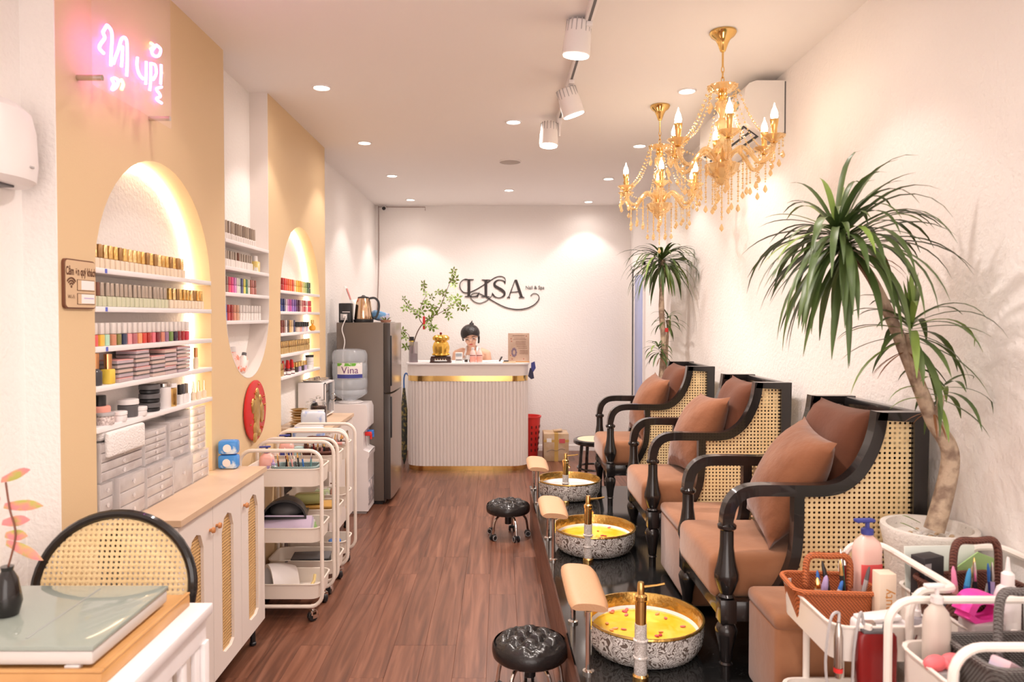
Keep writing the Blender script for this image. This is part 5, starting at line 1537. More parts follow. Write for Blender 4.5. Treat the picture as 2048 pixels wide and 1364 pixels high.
for s in (-1, 1):
    bd_.ell((s * .076, .012, -.012), (.010, .02, .03), 12, 8, HM)
    bd_.ell((s * .038, -.060, -.03), (.022, .02, .02), 12, 8, HM)
    sh = (s * .158, 0, 1.075); el_ = (s * .195, -.05, .865); wr = (s * .10, -.26, .80)
    capsule(bd_, (s * .10, 0, 1.095), sh, .05, .047); capsule(bd_, sh, el_, .046, .036); capsule(bd_, el_, wr, .036, .024)
    bd_.ell((s * .085, -.30, .795), (.035, .045, .016), 12, 8)
    for f in range(4):
        bx_ = s * (.085 + (f - 1.5) * .018 * s * s)
        L_ = (.055, .065, .06, .045)[f]
        capsule(bd_, (bx_, -.335, .795), (bx_, -.335 - L_ * .6, .793), .0085, .008, 8); capsule(bd_, (bx_, -.335 - L_ * .6, .793), (bx_, -.335 - L_, .778), .008, .007, 8)
    capsule(bd_, (s * .055, -.29, .795), (s * .035, -.325, .79), .010, .008, 8)
    hip = (s * .085, .02, .62); kn = (s * .12, -.40, .60); an = (s * .12, -.36, .12)
    capsule(bd_, hip, kn, .085, .058); capsule(bd_, kn, an, .055, .036); capsule(bd_, an, (s * .125, -.47, .055), .035, .028)
body = bd_.build('body', skin, pe)
rm = body.modifiers.new('remesh', 'REMESH'); rm.mode = 'VOXEL'; rm.voxel_size = .0065; rm.use_smooth_shade = True
smn = body.modifiers.new('smooth', 'SMOOTH'); smn.factor = .5; smn.iterations = 3
# face details
for s in (-1, 1):
    MB().ell((0, 0, 0), (.015, .006, .006), 12, 8).build('eye', plain('eye_dark', (.05, .03, .03), .2), pe, (HM @ Vector((s * .033, -.078, .004))), HM.to_euler())
    MB().bar([HM @ Vector((s * .016, -.083, .026)), HM @ Vector((s * .034, -.082, .031)), HM @ Vector((s * .054, -.070, .025))], .004, .006, (0, 1, 0)).build('eyebrow', hair_m, pe)
MB().ell((0, 0, 0), (.020, .008, .008), 12, 8).build('mouth', plain('lips', (.55, .12, .11), .35), pe, HM @ Vector((0, -.081, -.062)), HM.to_euler())
gl = MB()
for s in (-1, 1):
    gl.tube([HM @ Vector((s * .036 + .027 * cos(2 * pi * i / 20), -.098, .001 + .021 * sin(2 * pi * i / 20))) for i in range(20)], .0016, 6, True)
    gl.tube([HM @ Vector((s * .063, -.098, .006)), HM @ Vector((s * .082, -.05, .008)), HM @ Vector((s * .084, .01, .002))], .0014, 6)
gl.tube([HM @ Vector((-.009, -.098, .004)), HM @ Vector((0, -.102, .008)), HM @ Vector((.009, -.098, .004))], .0014, 6)
gl.build('glasses', mat('glasses_rim', (.80, .70, .66), .2, .9), pe)
# hair: cap, side locks, top knot
hr = MB()
vs = []; n1, n2 = 28, 14
for i in range(n2 + 1):
    th = i / n2
    for j in range(n1):
        a = 2 * pi * j / n1
        fr_ = max(0, -sin(a))
        lim = pi * (.72 - .34 * fr_ ** 1.6 - (.05 * cos(a) if fr_ > .3 else 0))
        t_ = th * lim
        vs.append(HM @ Vector((.102 * sin(t_) * cos(a), .014 + .106 * sin(t_) * sin(a), .020 + .092 * cos(t_))))
fs = []
for i in range(n2):
    for j in range(n1):
        k = (j + 1) % n1
        fs.append((i * n1 + j, i * n1 + k, (i + 1) * n1 + k, (i + 1) * n1 + j))
hr.add(vs, fs)
hr.ell((.022, .095, .080), (.026, .026, .022), 14, 10, HM)
hr.tube([HM @ Vector((.024, .10, .095)), HM @ Vector((.028, .11, .106)), HM @ Vector((.034, .12, .112))], [.011, .007, .002], 8)
hr.tube(spline([HM @ Vector((.076, -.01, .03)), HM @ Vector((.086, .0, -.02)), HM @ Vector((.080, -.005, -.08)), HM @ Vector((.075, .0, -.10))], 5), [.012] * 8 + [.010] * 4 + [.009] * 3 + [.003], 8)
hr.tube(spline([HM @ Vector((-.070, -.03, .045)), HM @ Vector((-.082, -.03, .0)), HM @ Vector((-.078, -.03, -.04))], 5), [.010] * 6 + [.008] * 4 + [.002], 8)
hr.build('hair', hair_m, pe)
# halter top
rings = []
for z, w, d, y in ((.66, .176, .124, .043), (.80, .134, .098, .025), (.90, .138, .103, .015), (.98, .147, .108, .004), (1.03, .128, .104, -.004), (1.07, .085, .094, -.008)):
    rings.append([(w * cos(2 * pi * i / 24), y + d * sin(2 * pi * i / 24), z) for i in range(24)])
MB().loft(rings, False, False).build('halter_top', mat('white_cloth', (.84, .80, .78), .8, bump=(60, .4)), pe)
for s in (-1, 1):
    MB().tube(spline([(s * .075, -.088, 1.06), (s * .060, -.070, 1.11), (s * .052, -.01, 1.155), (s * .02, .05, 1.16)], 4), .011, 6).build('neck_strap', mat('white_cloth', (.84, .80, .78), .8), pe)
MB().lathe([(.0, .60), (.17, .60), (.19, .62), (.19, .66), (.165, .70), (.14, .72)], 24, cap0=False, cap1=False).build('skirt', plain('dark_skirt', (.05, .05, .06), .8), pe)
sk = thing('bar_stool', 'black padded stool under the person behind the counter', 'stool', (PX, PY + .03, 0))
MB().lathe([(0, .47), (.15, .47), (.16, .49), (.16, .52), (.14, .535), (0, .535)], 24, cap0=False, cap1=False).build('seat', leather, sk); MB().cyl((0, 0, .02), (0, 0, .47), .025).build('column', chrome, sk); MB().lathe([(.18, 0), (.18, .012), (.03, .025)], 24).build('base', chrome, sk)

# ================================================================== PLATFORM
ZP = .30
c0 = at_z(1058.8, 972, ZP); c1 = at_z(1157.5, 1349.7, ZP)
dirp = (c1 - c0).normalized()
c2 = c0 + dirp * ((c0.y - 2.09) / -dirp.y)
pf = struct(MB().prism([(c0.x + .012, c0.y - .008), (RW, c0.y - .008), (RW, c2.y + .01), (c2.x + .012, c2.y + .01)], 2, 0, ZP - .025).build('platform', plain('platform_core', (.10, .045, .03), .6)))
MB().prism([(c0.x, c0.y), (RW, c0.y), (RW, c2.y), (c2.x, c2.y)], 2, ZP - .025, ZP).build('granite_slab', granite, pf)
fx = (c2 - c0); nseg = 3
for r_ in range(2):
    for i in range(nseg):
        a = c0 + fx * (i / nseg) + Vector((.010, 0, 0)); b = c0 + fx * ((i + 1) / nseg) + Vector((.010, 0, 0))
        L = (b - a).length - .002; ang = math.atan2(b.y - a.y, b.x - a.x)
        mm = MB().box((0, 0, 0), (.137, L, .008), .001, seg=1).mesh('plank', plank)
        o = link('plank', mm, pf, ((a.x + b.x) / 2 - .003, (a.y + b.y) / 2, .0685 + r_ * .138), (0, pi / 2, 0))
        o.rotation_euler = (Matrix.Rotation(ang + pi / 2, 3, 'Z') @ Matrix.Rotation(pi / 2, 3, 'Y')).to_euler()

# ================================================================== LOUNGE CHAIRS
def arm_curve():
    return spline([(-.003, .505), (-.002, .535), (.012, .585), (.045, .618), (.095, .630), (.20, .630), (.31, .630), (.375, .645), (.43, .690), (.468, .755), (.490, .82), (.50, .888)], 5)


def lounge_chair(label, cx, cy, hw, rz=0.):
    t = thing('lounge_chair', label, 'armchair', (cx, cy, ZP), rz, 'cane lounge chairs on the platform')
    AC_ = arm_curve()
    leg_prof = [(.017, 0), (.017, .045), (.022, .05), (.017, .056), (.020, .065), (.023, .10), (.033, .145), (.036, .165), (.030, .18), (.020, .19)]
    post_prof = [(.020, .27), (.028, .276), (.021, .284), (.028, .30), (.040, .335), (.040, .352), (.030, .39), (.023, .44), (.022, .495), (.030, .502), (.031, .512), (.022, .520)]
    for s in (-1, 1):
        y = s * hw
        MB().lathe(leg_prof, 16).build('front_leg', black_lac, t, (0, y, 0))
        MB().box((0, y, .23), (.055, .055, .08), .004).build('leg_block', black_lac, t)
        MB().lathe(post_prof, 16).build('arm_post', black_lac, t, (0, y, 0))
        MB().bar([(x, y, z) for x, z in AC_], .044, [.036] * 6 + [.038] * (len(AC_) - 6), (0, 1, 0)).build('arm', black_lac, t)
        # curved stile
        MB().bar(spline([(.232, y, .62), (.230, y, .48), (.215, y, .38), (.165, y, .285), (.10, y, .245)], 5), .036, .034, (0, 1, 0)).build('stile', black_lac, t)
        MB().prism([(.605, 0), (.648, 0), (.650, .55), (.655, .888), (.492, .888), (.484, .862), (.606, .856)], 1, y - .022, y + .022).build('back_post', black_lac, t)
        MB().b2((.02, y - .018, .195), (.62, y + .018, .262), .003).build('side_rail', black_lac, t)
        low = [(x, z - .018) for x, z in AC_ if x > .235]
        poly_ = [(.232, .60)] + low + [(.497, .868), (.607, .868), (.607, .255), (.12, .255), (.17, .300), (.215, .385), (.230, .48)]
        MB().prism(poly_, 1, y - .0008, y + .0008).build('cane_panel', cane_xz, t, smooth=0)
    MB().b2((-.018, -hw, .195), (.018, hw, .262), .003).build('front_rail', black_lac, t)
    MB().b2((.60, -hw, .195), (.64, hw, .262), .003).build('back_rail', black_lac, t)
    MB().b2((.612, -hw, .836), (.648, hw, .886), .004).build('top_rail', black_lac, t)
    for s in (-1, 1):
        MB().b2((.615, s * hw * .36 - .013, .25), (.640, s * hw * .36 + .013, .86), .003).build('back_stile', black_lac, t)
    MB().b2((.612, -hw + .02, .70), (.636, hw - .02, .735), .003).build('mid_rail', black_lac, t)
    MB().b2((.6262, -hw + .02, .26), (.6278, hw - .02, .86)).build('cane_back', cane_yz, t, smooth=0)
    # seat cushion, slightly crowned
    sc = MB().box((.255, 0, .325), (.60, 2 * hw - .045, .150), .035, seg=4)
    sc.v = [(x, y_, z + (.012 * (1 - (y_ / hw) ** 2) if z > .36 else 0)) for x, y_, z in sc.v]
    sc.build('seat_cushion', velvet, t)
    return t


def pillow_mb(w, h, d, n=14, pin=.16, ex=4.):
    mb = MB(); vs = []; fs = []
    for side in (1, -1):
        for i in range(n + 1):
            for j in range(n + 1):
                u, v = 2 * i / n - 1, 2 * j / n - 1
                k = max(0, (1 - abs(u) ** ex) * (1 - abs(v) ** ex)) ** .6
                x = u * w / 2 * (1 - pin * (1 - v * v) * u * u * .55); z = v * h / 2 * (1 - pin * (1 - u * u) * v * v * .55)
                vs.append((side * d / 2 * k + .004 * sin(5 * u + 3 * v) * k, x, z))
    m_ = (n + 1) ** 2
    for s in (0, 1):
        for i in range(n):
            for j in range(n):
                a = s * m_ + i * (n + 1) + j
                q = (a, a + 1, a + n + 2, a + n + 1)
                fs.append(q if s == 0 else q[::-1])
    mb.add(vs, fs)
    bm = bmesh.new()
    me = bpy.data.meshes.new('tmp'); me.from_pydata(mb.v, [], mb.f); bm.from_mesh(me); bpy.data.meshes.remove(me)
    bmesh.ops.remove_doubles(bm, verts=bm.verts[:], dist=.0015)
    bm.verts.index_update()
    o = MB(); o.v = [tuple(v.co) for v in bm.verts]; o.f = [[v.index for v in f.verts] for f in bm.faces]
    bm.free(); return o


back_pillow = pillow_mb(.44, .47, .17, 14, .10).mesh('back_pillow', velvet2, 80)
throw = pillow_mb(.41, .43, .20, 18, .16, 2.2).mesh('throw_pillow', velvet3, 80)
HWC = .250
chairs = [(.795 + .03, 2.38 + .27, 'nearest the potted dracaena'), (.80, 3.715, 'in the middle of three'), (.765, 4.83, 'farthest, beside the tall slim dracaena')]
chairs = []
for (n0, f0, lab_) in (((1452, 1054.7), (1377.8, 979.6), 'nearest the big potted dracaena'), ((1311, 923), (1262.8, 887), 'in the middle of the three'), ((1223, 852.5), (1197.5, 831), 'farthest back beside the slim tall plant')):
    a = at_z(*n0, ZP + .507); b = at_z(*f0, ZP + .507)
    chairs.append(((a.x + b.x) / 2, (a.y + b.y) / 2, (b.y - a.y) / 2, lab_))
CW3 = ['nearest', 'middle', 'farthest']
for k, (cx, cy, hw, lab_) in enumerate(chairs):
    lounge_chair(f'black framed cane lounge chair, {lab_}', cx, cy, .248, 0)
    bp1 = link('back_pillow', back_pillow, None, (cx + .475, cy + [.02, .0, .03][k], ZP + .655), (.0, .20, [.02, -.03, .05][k]))
    tag(bp1, f'dark brown velvet back cushion against the back of the {CW3[k]} lounge chair', 'cushion', 'back cushions on the lounge chairs')
    tp = link('throw_pillow', throw, None, (cx + [.295, .285, .30][k], cy + [-.01, .02, .03][k], ZP + [.612, .605, .61][k]), ([.10, -.06, .05][k], [.50, .46, .42][k], [-.10, .06, .04][k]))
    tag(tp, f'light brown velvet throw cushion leaning in the {CW3[k]} lounge chair', 'cushion', 'throw cushions on the lounge chairs')


def ottoman(label, x0, x1, y0, y1):
    t = thing('ottoman', label, 'ottoman', ((x0 + x1) / 2, (y0 + y1) / 2, ZP), 0, 'brown velvet ottomans')
    MB().box((0, 0, .155), (x1 - x0, y1 - y0, .27), .018, seg=3).build('upholstery', velvet, t)
    MB().box((0, 0, .30), (x1 - x0 + .006, y1 - y0 + .006, .05), .02, seg=3).build('top_pad', velvet, t)
    for x in (-1, 1):
        for y in (-1, 1):
            MB().cyl((x * ((x1 - x0) / 2 - .04), y * ((y1 - y0) / 2 - .04), 0), (x * ((x1 - x0) / 2 - .04), y * ((y1 - y0) / 2 - .04), .03), .014).build('foot', black_pl, t)


ottoman('brown velvet ottoman cube between the nearest and middle lounge chairs', .762, 1.20, chairs[0][1] + .285, chairs[1][1] - .285)
ottoman('brown velvet ottoman cube on the near side of the nearest lounge chair', .81, 1.15, 2.105, chairs[0][1] - .282)

# ================================================================== BASINS, TAPS, FOOT RESTS, STOOLS
scroll = scroll_mat('scroll_porcelain', (.84, .81, .78), (.17, .13, .11), 17, .60, .66)
scroll2 = scroll_mat('scroll_tap', (.82, .79, .77), (.45, .40, .36), 60)
gold_inner = mat('gold_glaze', (.66, .42, .12), .22, .9, bump=(30, .4, 3))
water_y = mat('yellow_water', (.90, .50, .02), .06, spot=((.92, .66, .10), 12, .35, .65), coat=.5)
water_w = mat('milky_water', (.88, .88, .92), .05, coat=.5)
pet_m = [mat('petal_red', (.55, .05, .06), .5), mat('petal_orange', (.85, .30, .10), .5), mat('petal_pink', (.70, .16, .14), .5)]
pet_me = []
for k in range(3):
    mb = MB(); mb.loft([[(.011 * cos(a) * (1 + .2 * sin(2 * a)), .007 * sin(a), 0) for a in [2 * pi * i / 8 for i in range(8)]], [(.010 * cos(a), .006 * sin(a), .0025) for a in [2 * pi * i / 8 for i in range(8)]]])
    pet_me.append(mb.mesh('petal', pet_m[k]))
basins = [(1288, 1230, 2.83), (1188, 1052, 4.02), (1137, 957, 5.10)]
RB = .212
BW3 = ['nearest', 'middle', 'farthest']
for k, (px, py, y) in enumerate(basins):
    p = at_z(px, py, ZP + .118)
    y = p.y
    t = thing('foot_basin', ['patterned porcelain foot basin of yellow petal water, nearest the camera', 'patterned porcelain foot basin of yellow petal water, middle one', 'patterned porcelain foot basin of clear milky water, farthest one'][k], 'basin', (p.x, y, ZP), 0, 'foot basins on the platform')
    r = RB
    MB().lathe([(0, .0), (r * .78, 0), (r * .88, .010), (r * .97, .042), (r * 1.0, .082), (r * 1.0, .112)], 48, cap0=False, cap1=False).build('bowl', scroll, t)
    MB().lathe([(r * 1.0, .112), (r * 1.012, .116), (r * 1.005, .122), (r * .975, .122), (r * .95, .110), (r * .925, .075)], 48, cap0=False, cap1=False).build('gilt_rim', gold_inner, t)
    MB().lathe([(r * .925, .076), (r * .90, .068), (r * .78, .03), (r * .4, .012), (0, .01)], 48, cap0=False, cap1=False).build('lining', porcelain, t)
    w = MB().lathe([(r * .885, .0665), (r * .6, .0675), (0, .068)], 40, cap0=False, cap1=False).build('water', water_w if k == 2 else water_y, t)
    if k < 2:
        for i in range(26):
            a = R.uniform(0, 2 * pi); q = r * .86 * math.sqrt(R.uniform(.05, .98))
            link('petal', pet_me[i % 3], w, (q * cos(a), q * sin(a), .0695), (R.uniform(-.2, .2), R.uniform(-.2, .2), R.uniform(0, 6)))
    # tap
    fx_, fy_ = [(1281, 1357), (1176, 1122), (1131, 1006)][k]
    f = at_z(fx_, fy_, ZP)
    t = thing('basin_tap', f'white and gold column tap in front of the {BW3[k]} foot basin', 'tap', (f.x, f.y, ZP), -.25, 'taps beside the foot basins')
    MB().lathe([(.027, 0), (.027, .012), (.021, .018)], 20).build('foot', gold, t)
    MB().lathe([(.021, .016), (.022, .02), (.021, .068), (.025, .071), (.025, .075), (.021, .078), (.021, .125), (.025, .128), (.025, .132), (.0205, .135), (.020, .185)], 20).build('porcelain_column', scroll2, t)
    MB().lathe([(.0185, .185), (.0185, .262), (.021, .265), (.021, .278), (.012, .284), (.011, .318), (.0095, .323), (0, .323)], 20, cap1=False).build('gold_column', gold, t)
    MB().tube([(0, 0, .305), (.05, .022, .308), (.075, .034, .311)], [.005, .004, .0045], 8).build('lever', gold, t)
    MB().tube(spline([(.0, .015, .24), (.004, .06, .235), (.008, .10, .215)], 4), .009, 8).build('spout', gold, t)

pads = [((1146, 1245), (1177, 1345)), ((1096, 1076), (1107, 1122)), ((1067, 979), (1074, 1006))]
pads = [((1146, 1245), (1177, 1345)), ((1096, 1077), (1107, 1121)), ((1067, 979), (1076, 1007))]
for k, (a, b) in enumerate(pads):
    A_, B_ = at_z(*a, ZP), at_z(*b, ZP)
    t = thing('foot_rest', f'peach padded foot rest on two chrome rods by the {BW3[k]} foot basin', 'foot rest', ((A_.x + B_.x) / 2, (A_.y + B_.y) / 2, ZP), 0, 'foot rests along the platform edge')
    dy = (A_.y - B_.y) / 2; dx = (A_.x - B_.x) / 2
    for s in (1, -1):
        MB().lathe([(.020, 0), (.020, .008), (.012, .012)], 16).build('flange', chrome, t, (s * dx, s * dy, 0))
        MB().tube(spline([(s * dx, s * dy, 0), (s * dx, s * dy, .12), (s * dx, s * dy, .208)], 4), .0105, 10).build('rod', chrome, t)
    L = max(.30, 2 * dy)
    mb = MB(); rings = []
    n = 10
    for i in range(n + 1):
        u = i / n; yy = -L / 2 + L * u; e_ = 1 - .12 * abs(2 * u - 1) ** 6
        top = []; bot = []
        for j in range(11):
            v = -1 + 2 * j / 10
            x = v * .070 * e_; zz = .224 - .006 * (v + .4) ** 2
            top.append((x + .010, yy, zz + .012 * (1 - v ** 6) * e_)); bot.append((x + .010, yy, zz - .010 * (1 - v ** 6) - .004))
        rings.append(top + bot[::-1])
    mb.loft(rings).build('pad', peach, t, smooth=60)

leg5 = MB().tube(spline([(.03, 0, .165), (.08, 0, .158), (.12, 0, .125), (.135, 0, .05), (.135, 0, .042)], 5), .008, 8).mesh('leg', chrome)


def roller_stool(label, x, y, rz):
    t = thing('roller_stool', label, 'stool', (x, y, 0), rz, 'low black roller stools')
    n = 40; rings = []
    vs = []; fs = []
    m_ = 16
    for i in range(m_ + 1):
        r = .142 * i / m_
        for j in range(n):
            a = 2 * pi * j / n; X, Y = r * cos(a), r * sin(a)
            g = .046
            u = (X + Y) / g; v = (X - Y) / g
            tuft = min(abs(sin(pi * u / 2 + .6)), abs(sin(pi * v / 2 + .6)))
            z = .228 + .026 * (min(1, tuft * 1.35)) ** .6 * (1 - (r / .142) ** 8) - .012 * (r / .142) ** 4
            vs.append((X, Y, z))
    for i in range(m_):
        for j in range(n):
            k = (j + 1) % n
            fs.append((i * n + j, i * n + k, (i + 1) * n + k, (i + 1) * n + j))
    mb = MB(); mb.add(vs, fs)
    mb.lathe([(.142, .226), (.149, .215), (.150, .195), (.147, .178), (.138, .170), (0, .170)], n, cap0=False, cap1=False)
    bm = bmesh.new(); me = mb.mesh('seat', leather, 60)
    bm.from_mesh(me); bmesh.ops.remove_doubles(bm, verts=bm.verts[:], dist=.0004); bm.to_mesh(me); bm.free()
    link('seat', me, t)
    MB().cyl((0, 0, .09), (0, 0, .17), .022).build('hub', black_pl, t)
    for i in range(5):
        a = 2 * pi * i / 5
        l = link('leg', leg5, t, None, (0, 0, a))
        f = MB().b2((.118, -.010, .022), (.148, .010, .044), .004).build('caster', black_pl, t, None, (0, 0, a))
        for s in (-1, 1):
            MB().lathe([(0, -.006), (.018, -.006), (.021, -.003), (.021, .003), (.018, .006), (0, .006)], 14, cap0=False, cap1=False).build('wheel', black_pl, f, (.135, s * .014, .021), (pi / 2, 0, 0))
            MB().lathe([(.0185, .0), (.0185, .0075), (.0150, .0075), (.0150, 0)], 14).build('wheel_ring', GREY, f, (.135, s * .014, .021), (-s * pi / 2, 0, 0))


roller_stool('low black tufted roller stool nearest the camera', .118, 2.82, .3)
roller_stool('low black tufted roller stool farther along the aisle', .055, 4.92, .1)

bs = thing('bentwood_stool', 'round black bentwood stool with pale cane seat behind the farthest lounge chair', 'stool', (.80, 6.05, 0))
MB().lathe([(0, .44), (.17, .44), (.185, .45), (.185, .475), (.17, .482), (.15, .478)], 28, cap0=False).build('seat_ring', black_lac, bs)
MB().lathe([(.155, .476), (.15, .482), (0, .484)], 28, cap0=False, cap1=False).build('cane_seat', mat('pale_cane', (.72, .60, .42), .5, bump=(150, .4)), bs)
for a in (.4, .4 + pi / 2, .4 + pi, .4 + 1.5 * pi):
    MB().tube([(.13 * cos(a), .13 * sin(a), .445), (.15 * cos(a), .15 * sin(a), .22), (.185 * cos(a), .185 * sin(a), 0)], [.015, .014, .012], 8).build('leg', black_lac, bs)
MB().tube([(.15 * cos(2 * pi * i / 24), .15 * sin(2 * pi * i / 24), .24) for i in range(24)], .009, 8, True).build('stretcher_ring', black_lac, bs)
wb2 = thing('charging_shelf', 'white folded paper card resting on the far edge of the nearest ottoman', 'card', (1.09, chairs[1][1] - .36, ZP + .327), .2)
MB().box((0, 0, .012), (.08, .06, .022), .002).build('card', paper, wb2); MB().box((0, 0, .026), (.06, .05, .004), .001).build('flap', paper, wb2)
# ================================================================== CHANDELIERS
bulb_m = mat('bulb_glow', (1, .9, .8), .3, emit=((1., .80, .60), 38.))
cry = amber
hub_gold = gold


def bead_strand(pts, r, big=None):
    mb = MB()
    for i, p in enumerate(pts):
        q = r * (1.0 if i % 2 else .72)
        mb.ell(p, (q, q, q * 1.15), 6, 4)
    if big is not None:
        b = big
        mb.lathe([(0, b[2] - .036), (.009, b[2] - .026), (.010, b[2] - .020), (.003, b[2] - .004), (0, b[2])], 6, Matrix.Translation((b[0], b[1], 0)), cap0=False, cap1=False)
    return mb


ang6 = [math.radians(a) for a in (20, 80, 140, 200, 260, 320)]
cm = {}
cm['canopy'] = (MB().lathe([(.0, 0), (.056, 0), (.058, -.008), (.050, -.022), (.032, -.035), (.022, -.055), (.012, -.085), (.006, -.09)], 28, cap0=False).mesh('canopy', gold), None)
cm['rod'] = (MB().lathe([(.0045, -.088), (.0045, -.155)], 10).mesh('rod', gold), None)
chn = MB()
for i in range(5):
    z = -.165 - i * .022
    pts = [(.006 * cos(2 * pi * j / 12), 0, z + .015 * sin(2 * pi * j / 12)) for j in range(12)]
    if i % 2: pts = [(y, x, zz) for x, y, zz in pts]
    chn.tube(pts, .0022, 6, True)
cm['chain'] = (chn.mesh('chain', gold), None)
cm['top_dish'] = (MB().lathe([(.012, -.262), (.045, -.258), (.064, -.240), (.066, -.236), (.062, -.236), (.040, -.250), (.010, -.254)], 24, flute=(.05, 12)).mesh('top_dish', amber), None)
cm['collar'] = (MB().lathe([(.010, -.255), (.022, -.270), (.018, -.278), (.024, -.285), (.016, -.292)], 20).mesh('collar', gold), None)
cm['stem_bulb'] = (MB().lathe([(.016, -.292), (.030, -.31), (.030, -.335), (.018, -.36), (.014, -.375), (.030, -.39), (.036, -.42), (.024, -.45), (.018, -.47), (.026, -.49), (.042, -.51), (.040, -.53), (.016, -.55)], 20, flute=(.03, 8)).mesh('stem_bulb', amber), None)
cm['hub'] = (MB().lathe([(.016, -.545), (.030, -.55), (.032, -.575), (.020, -.59)], 20).mesh('hub', gold), None)
cm['bowl'] = (MB().lathe([(.020, -.585), (.070, -.575), (.074, -.580), (.066, -.605), (.045, -.628), (.030, -.638), (.024, -.655), (.010, -.665), (0, -.666)], 24, flute=(.04, 12), cap1=False).mesh('bowl', amber), None)
arm_pts = spline([(.025, 0, -.565), (.055, 0, -.525), (.088, 0, -.513), (.125, 0, -.545), (.160, 0, -.585), (.195, 0, -.580), (.220, 0, -.545), (.225, 0, -.505)], 6)
arm_me = MB().tube(arm_pts, .0092, 8).mesh('arm', amber)
pan_me = MB().lathe([(.010, -.515), (.020, -.508), (.044, -.490), (.047, -.485), (.044, -.485), (.020, -.500), (.008, -.503)], 18, Matrix.Translation((.225, 0, 0)), flute=(.05, 10)).mesh('drip_pan', amber)
cup_me = MB().lathe([(.006, -.520), (.016, -.514), (.012, -.500), (.012, -.455), (.013, -.452), (.018, -.420), (.017, -.418)], 14, Matrix.Translation((.225, 0, 0))).mesh('candle_sleeve', gold)
bul_me = MB().lathe([(.008, -.420), (.0140, -.410), (.0150, -.400), (.011, -.382), (.004, -.366), (.0012, -.352), (0, -.350)], 14, Matrix.Translation((.225, 0, 0)), cap1=False).mesh('bulb', bulb_m)
dpn_me = []
for k in range(3):
    L = (.05, .075, .10)[k]
    dpn_me.append(bead_strand([(0, 0, -i * .011) for i in range(int(L / .011))], .0048, (0, 0, -L)).mesh('crystal_drop', cry))
long_me = bead_strand([(0, 0, -i * .0105) for i in range(14)], .0052, (0, 0, -.15)).mesh('crystal_strand', cry)
cen_me = bead_strand([(0, 0, -i * .0105) for i in range(15)], .0055, (0, 0, -.165)).mesh('crystal_strand', cry)
swag_pts = []
for i in range(20):
    u = i / 19
    swag_pts.append((.062 + (.215 - .062) * u, 0, -.245 - .245 * u - .05 * sin(pi * u)))
swag_me = bead_strand(swag_pts, .0050).mesh('crystal_swag', cry)
low_pts = []
for i in range(16):
    u = i / 15
    low_pts.append((.215 * cos(u * pi / 3), .215 * sin(u * pi / 3), -.515 - .055 * sin(pi * u)))
low_me = bead_strand(low_pts, .0048).mesh('crystal_swag', cry)


def chandelier(label, x, y):
    t = thing('chandelier', label, 'chandelier', (x, y, CEIL), 0, 'gilt crystal chandeliers')
    for nm, (me, _) in cm.items():
        link(nm, me, t)
    for k, a in enumerate(ang6):
        rz = (0, 0, a)
        link('arm', arm_me, t, None, rz); link('drip_pan', pan_me, t, None, rz); link('candle_sleeve', cup_me, t, None, rz); link('bulb', bul_me, t, None, rz)
        link('crystal_swag', swag_me, t, None, rz); link('crystal_swag', low_me, t, None, rz)
        for j in range(3):
            b = a + (j - 1) * .18
            rr = .225 + (.036 if j == 1 else .01)
            link('crystal_drop', dpn_me[(k + j) % 3], t, (rr * cos(b), rr * sin(b), -.50 - (.0 if j == 1 else .0)))
        link('crystal_strand', long_me, t, (.068 * cos(a + .5), .068 * sin(a + .5), -.60))
        link('crystal_strand', long_me, t, (.11 * cos(a), .11 * sin(a), -.535))
        link('crystal_drop', dpn_me[2], t, (.19 * cos(a), .19 * sin(a), -.585))
        link('crystal_swag', swag_me, t, None, (0, 0, a + .26))
        link('crystal_drop', dpn_me[1], t, (.15 * cos(a), .15 * sin(a), -.59))
        link('crystal_drop', dpn_me[0], t, (.06 * cos(a), .06 * sin(a), -.262))
    link('crystal_strand', cen_me, t, (0, 0, -.668))
    return t


p = at_z(1446, 63, CEIL); chandelier('gilt crystal chandelier with candle bulbs nearer the camera', p.x, p.y)
p = at_z(1320, 211, CEIL); chandelier('gilt crystal chandelier with candle bulbs farther from the camera', p.x, p.y)

# ================================================================== DRACAENAS
def inroom(v, t):
    y = v[1] + t.location.y
    lim = RW - .006 if y < 5.62 else (1.322 if y < 5.83 else 1.45)
    return (min(v[0], lim - t.location.x), v[1], v[2])


def crown(t, c, axis, n, L, w, up=(.15, 1.), droop=(3., 6.), dry=0, mats=(None,), seed=0):
    rr = random.Random(seed); c = Vector(c); axis = Vector(axis).normalized(); a0, b0 = frame_of(axis)
    for i in range(n):
        az = i * 2.399 + rr.uniform(-.3, .3)
        el = (i + .5) / n
        e = -.45 + 1.25 * el + rr.uniform(-.15, .15)
        d = (a0 * cos(az) + b0 * sin(az)) * cos(e) + axis * sin(e)
        LL = L * rr.uniform(.75, 1.15) * (1 if el < .8 else .75)
        dr = rr.uniform(*droop)
        st_ = c + axis * (el - .5) * .07
        m_ = leaf_m2 if rr.random() < .14 else leaf_m
        mb = ribbon_leaf(st_, d, LL, w * rr.uniform(.75, 1.15), dr, n=9)
        # keep leaves in the room
        mb.v = [inroom(v, t) for v in mb.v]
        mb.build('leaf', m_, t, smooth=60)
    for i in range(dry):
        az = rr.uniform(0, 6.28); d = (a0 * cos(az) + b0 * sin(az)) * .7 - axis * .5
        mb = ribbon_leaf(c - axis * .06, d, L * .5, w * .45, 7, n=6)
        mb.v = [inroom(v, t) for v in mb.v]
        mb.build('dry_leaf', leaf_dry, t, smooth=60)


Y1 = 2.20
bp0 = at_y(1858, 1052, Y1)
pl = thing('potted_dracaena', 'large potted dracaena with bent trunk in a pale stone planter', 'plant', (bp0.x, Y1, 0))
ZR = bp0.z


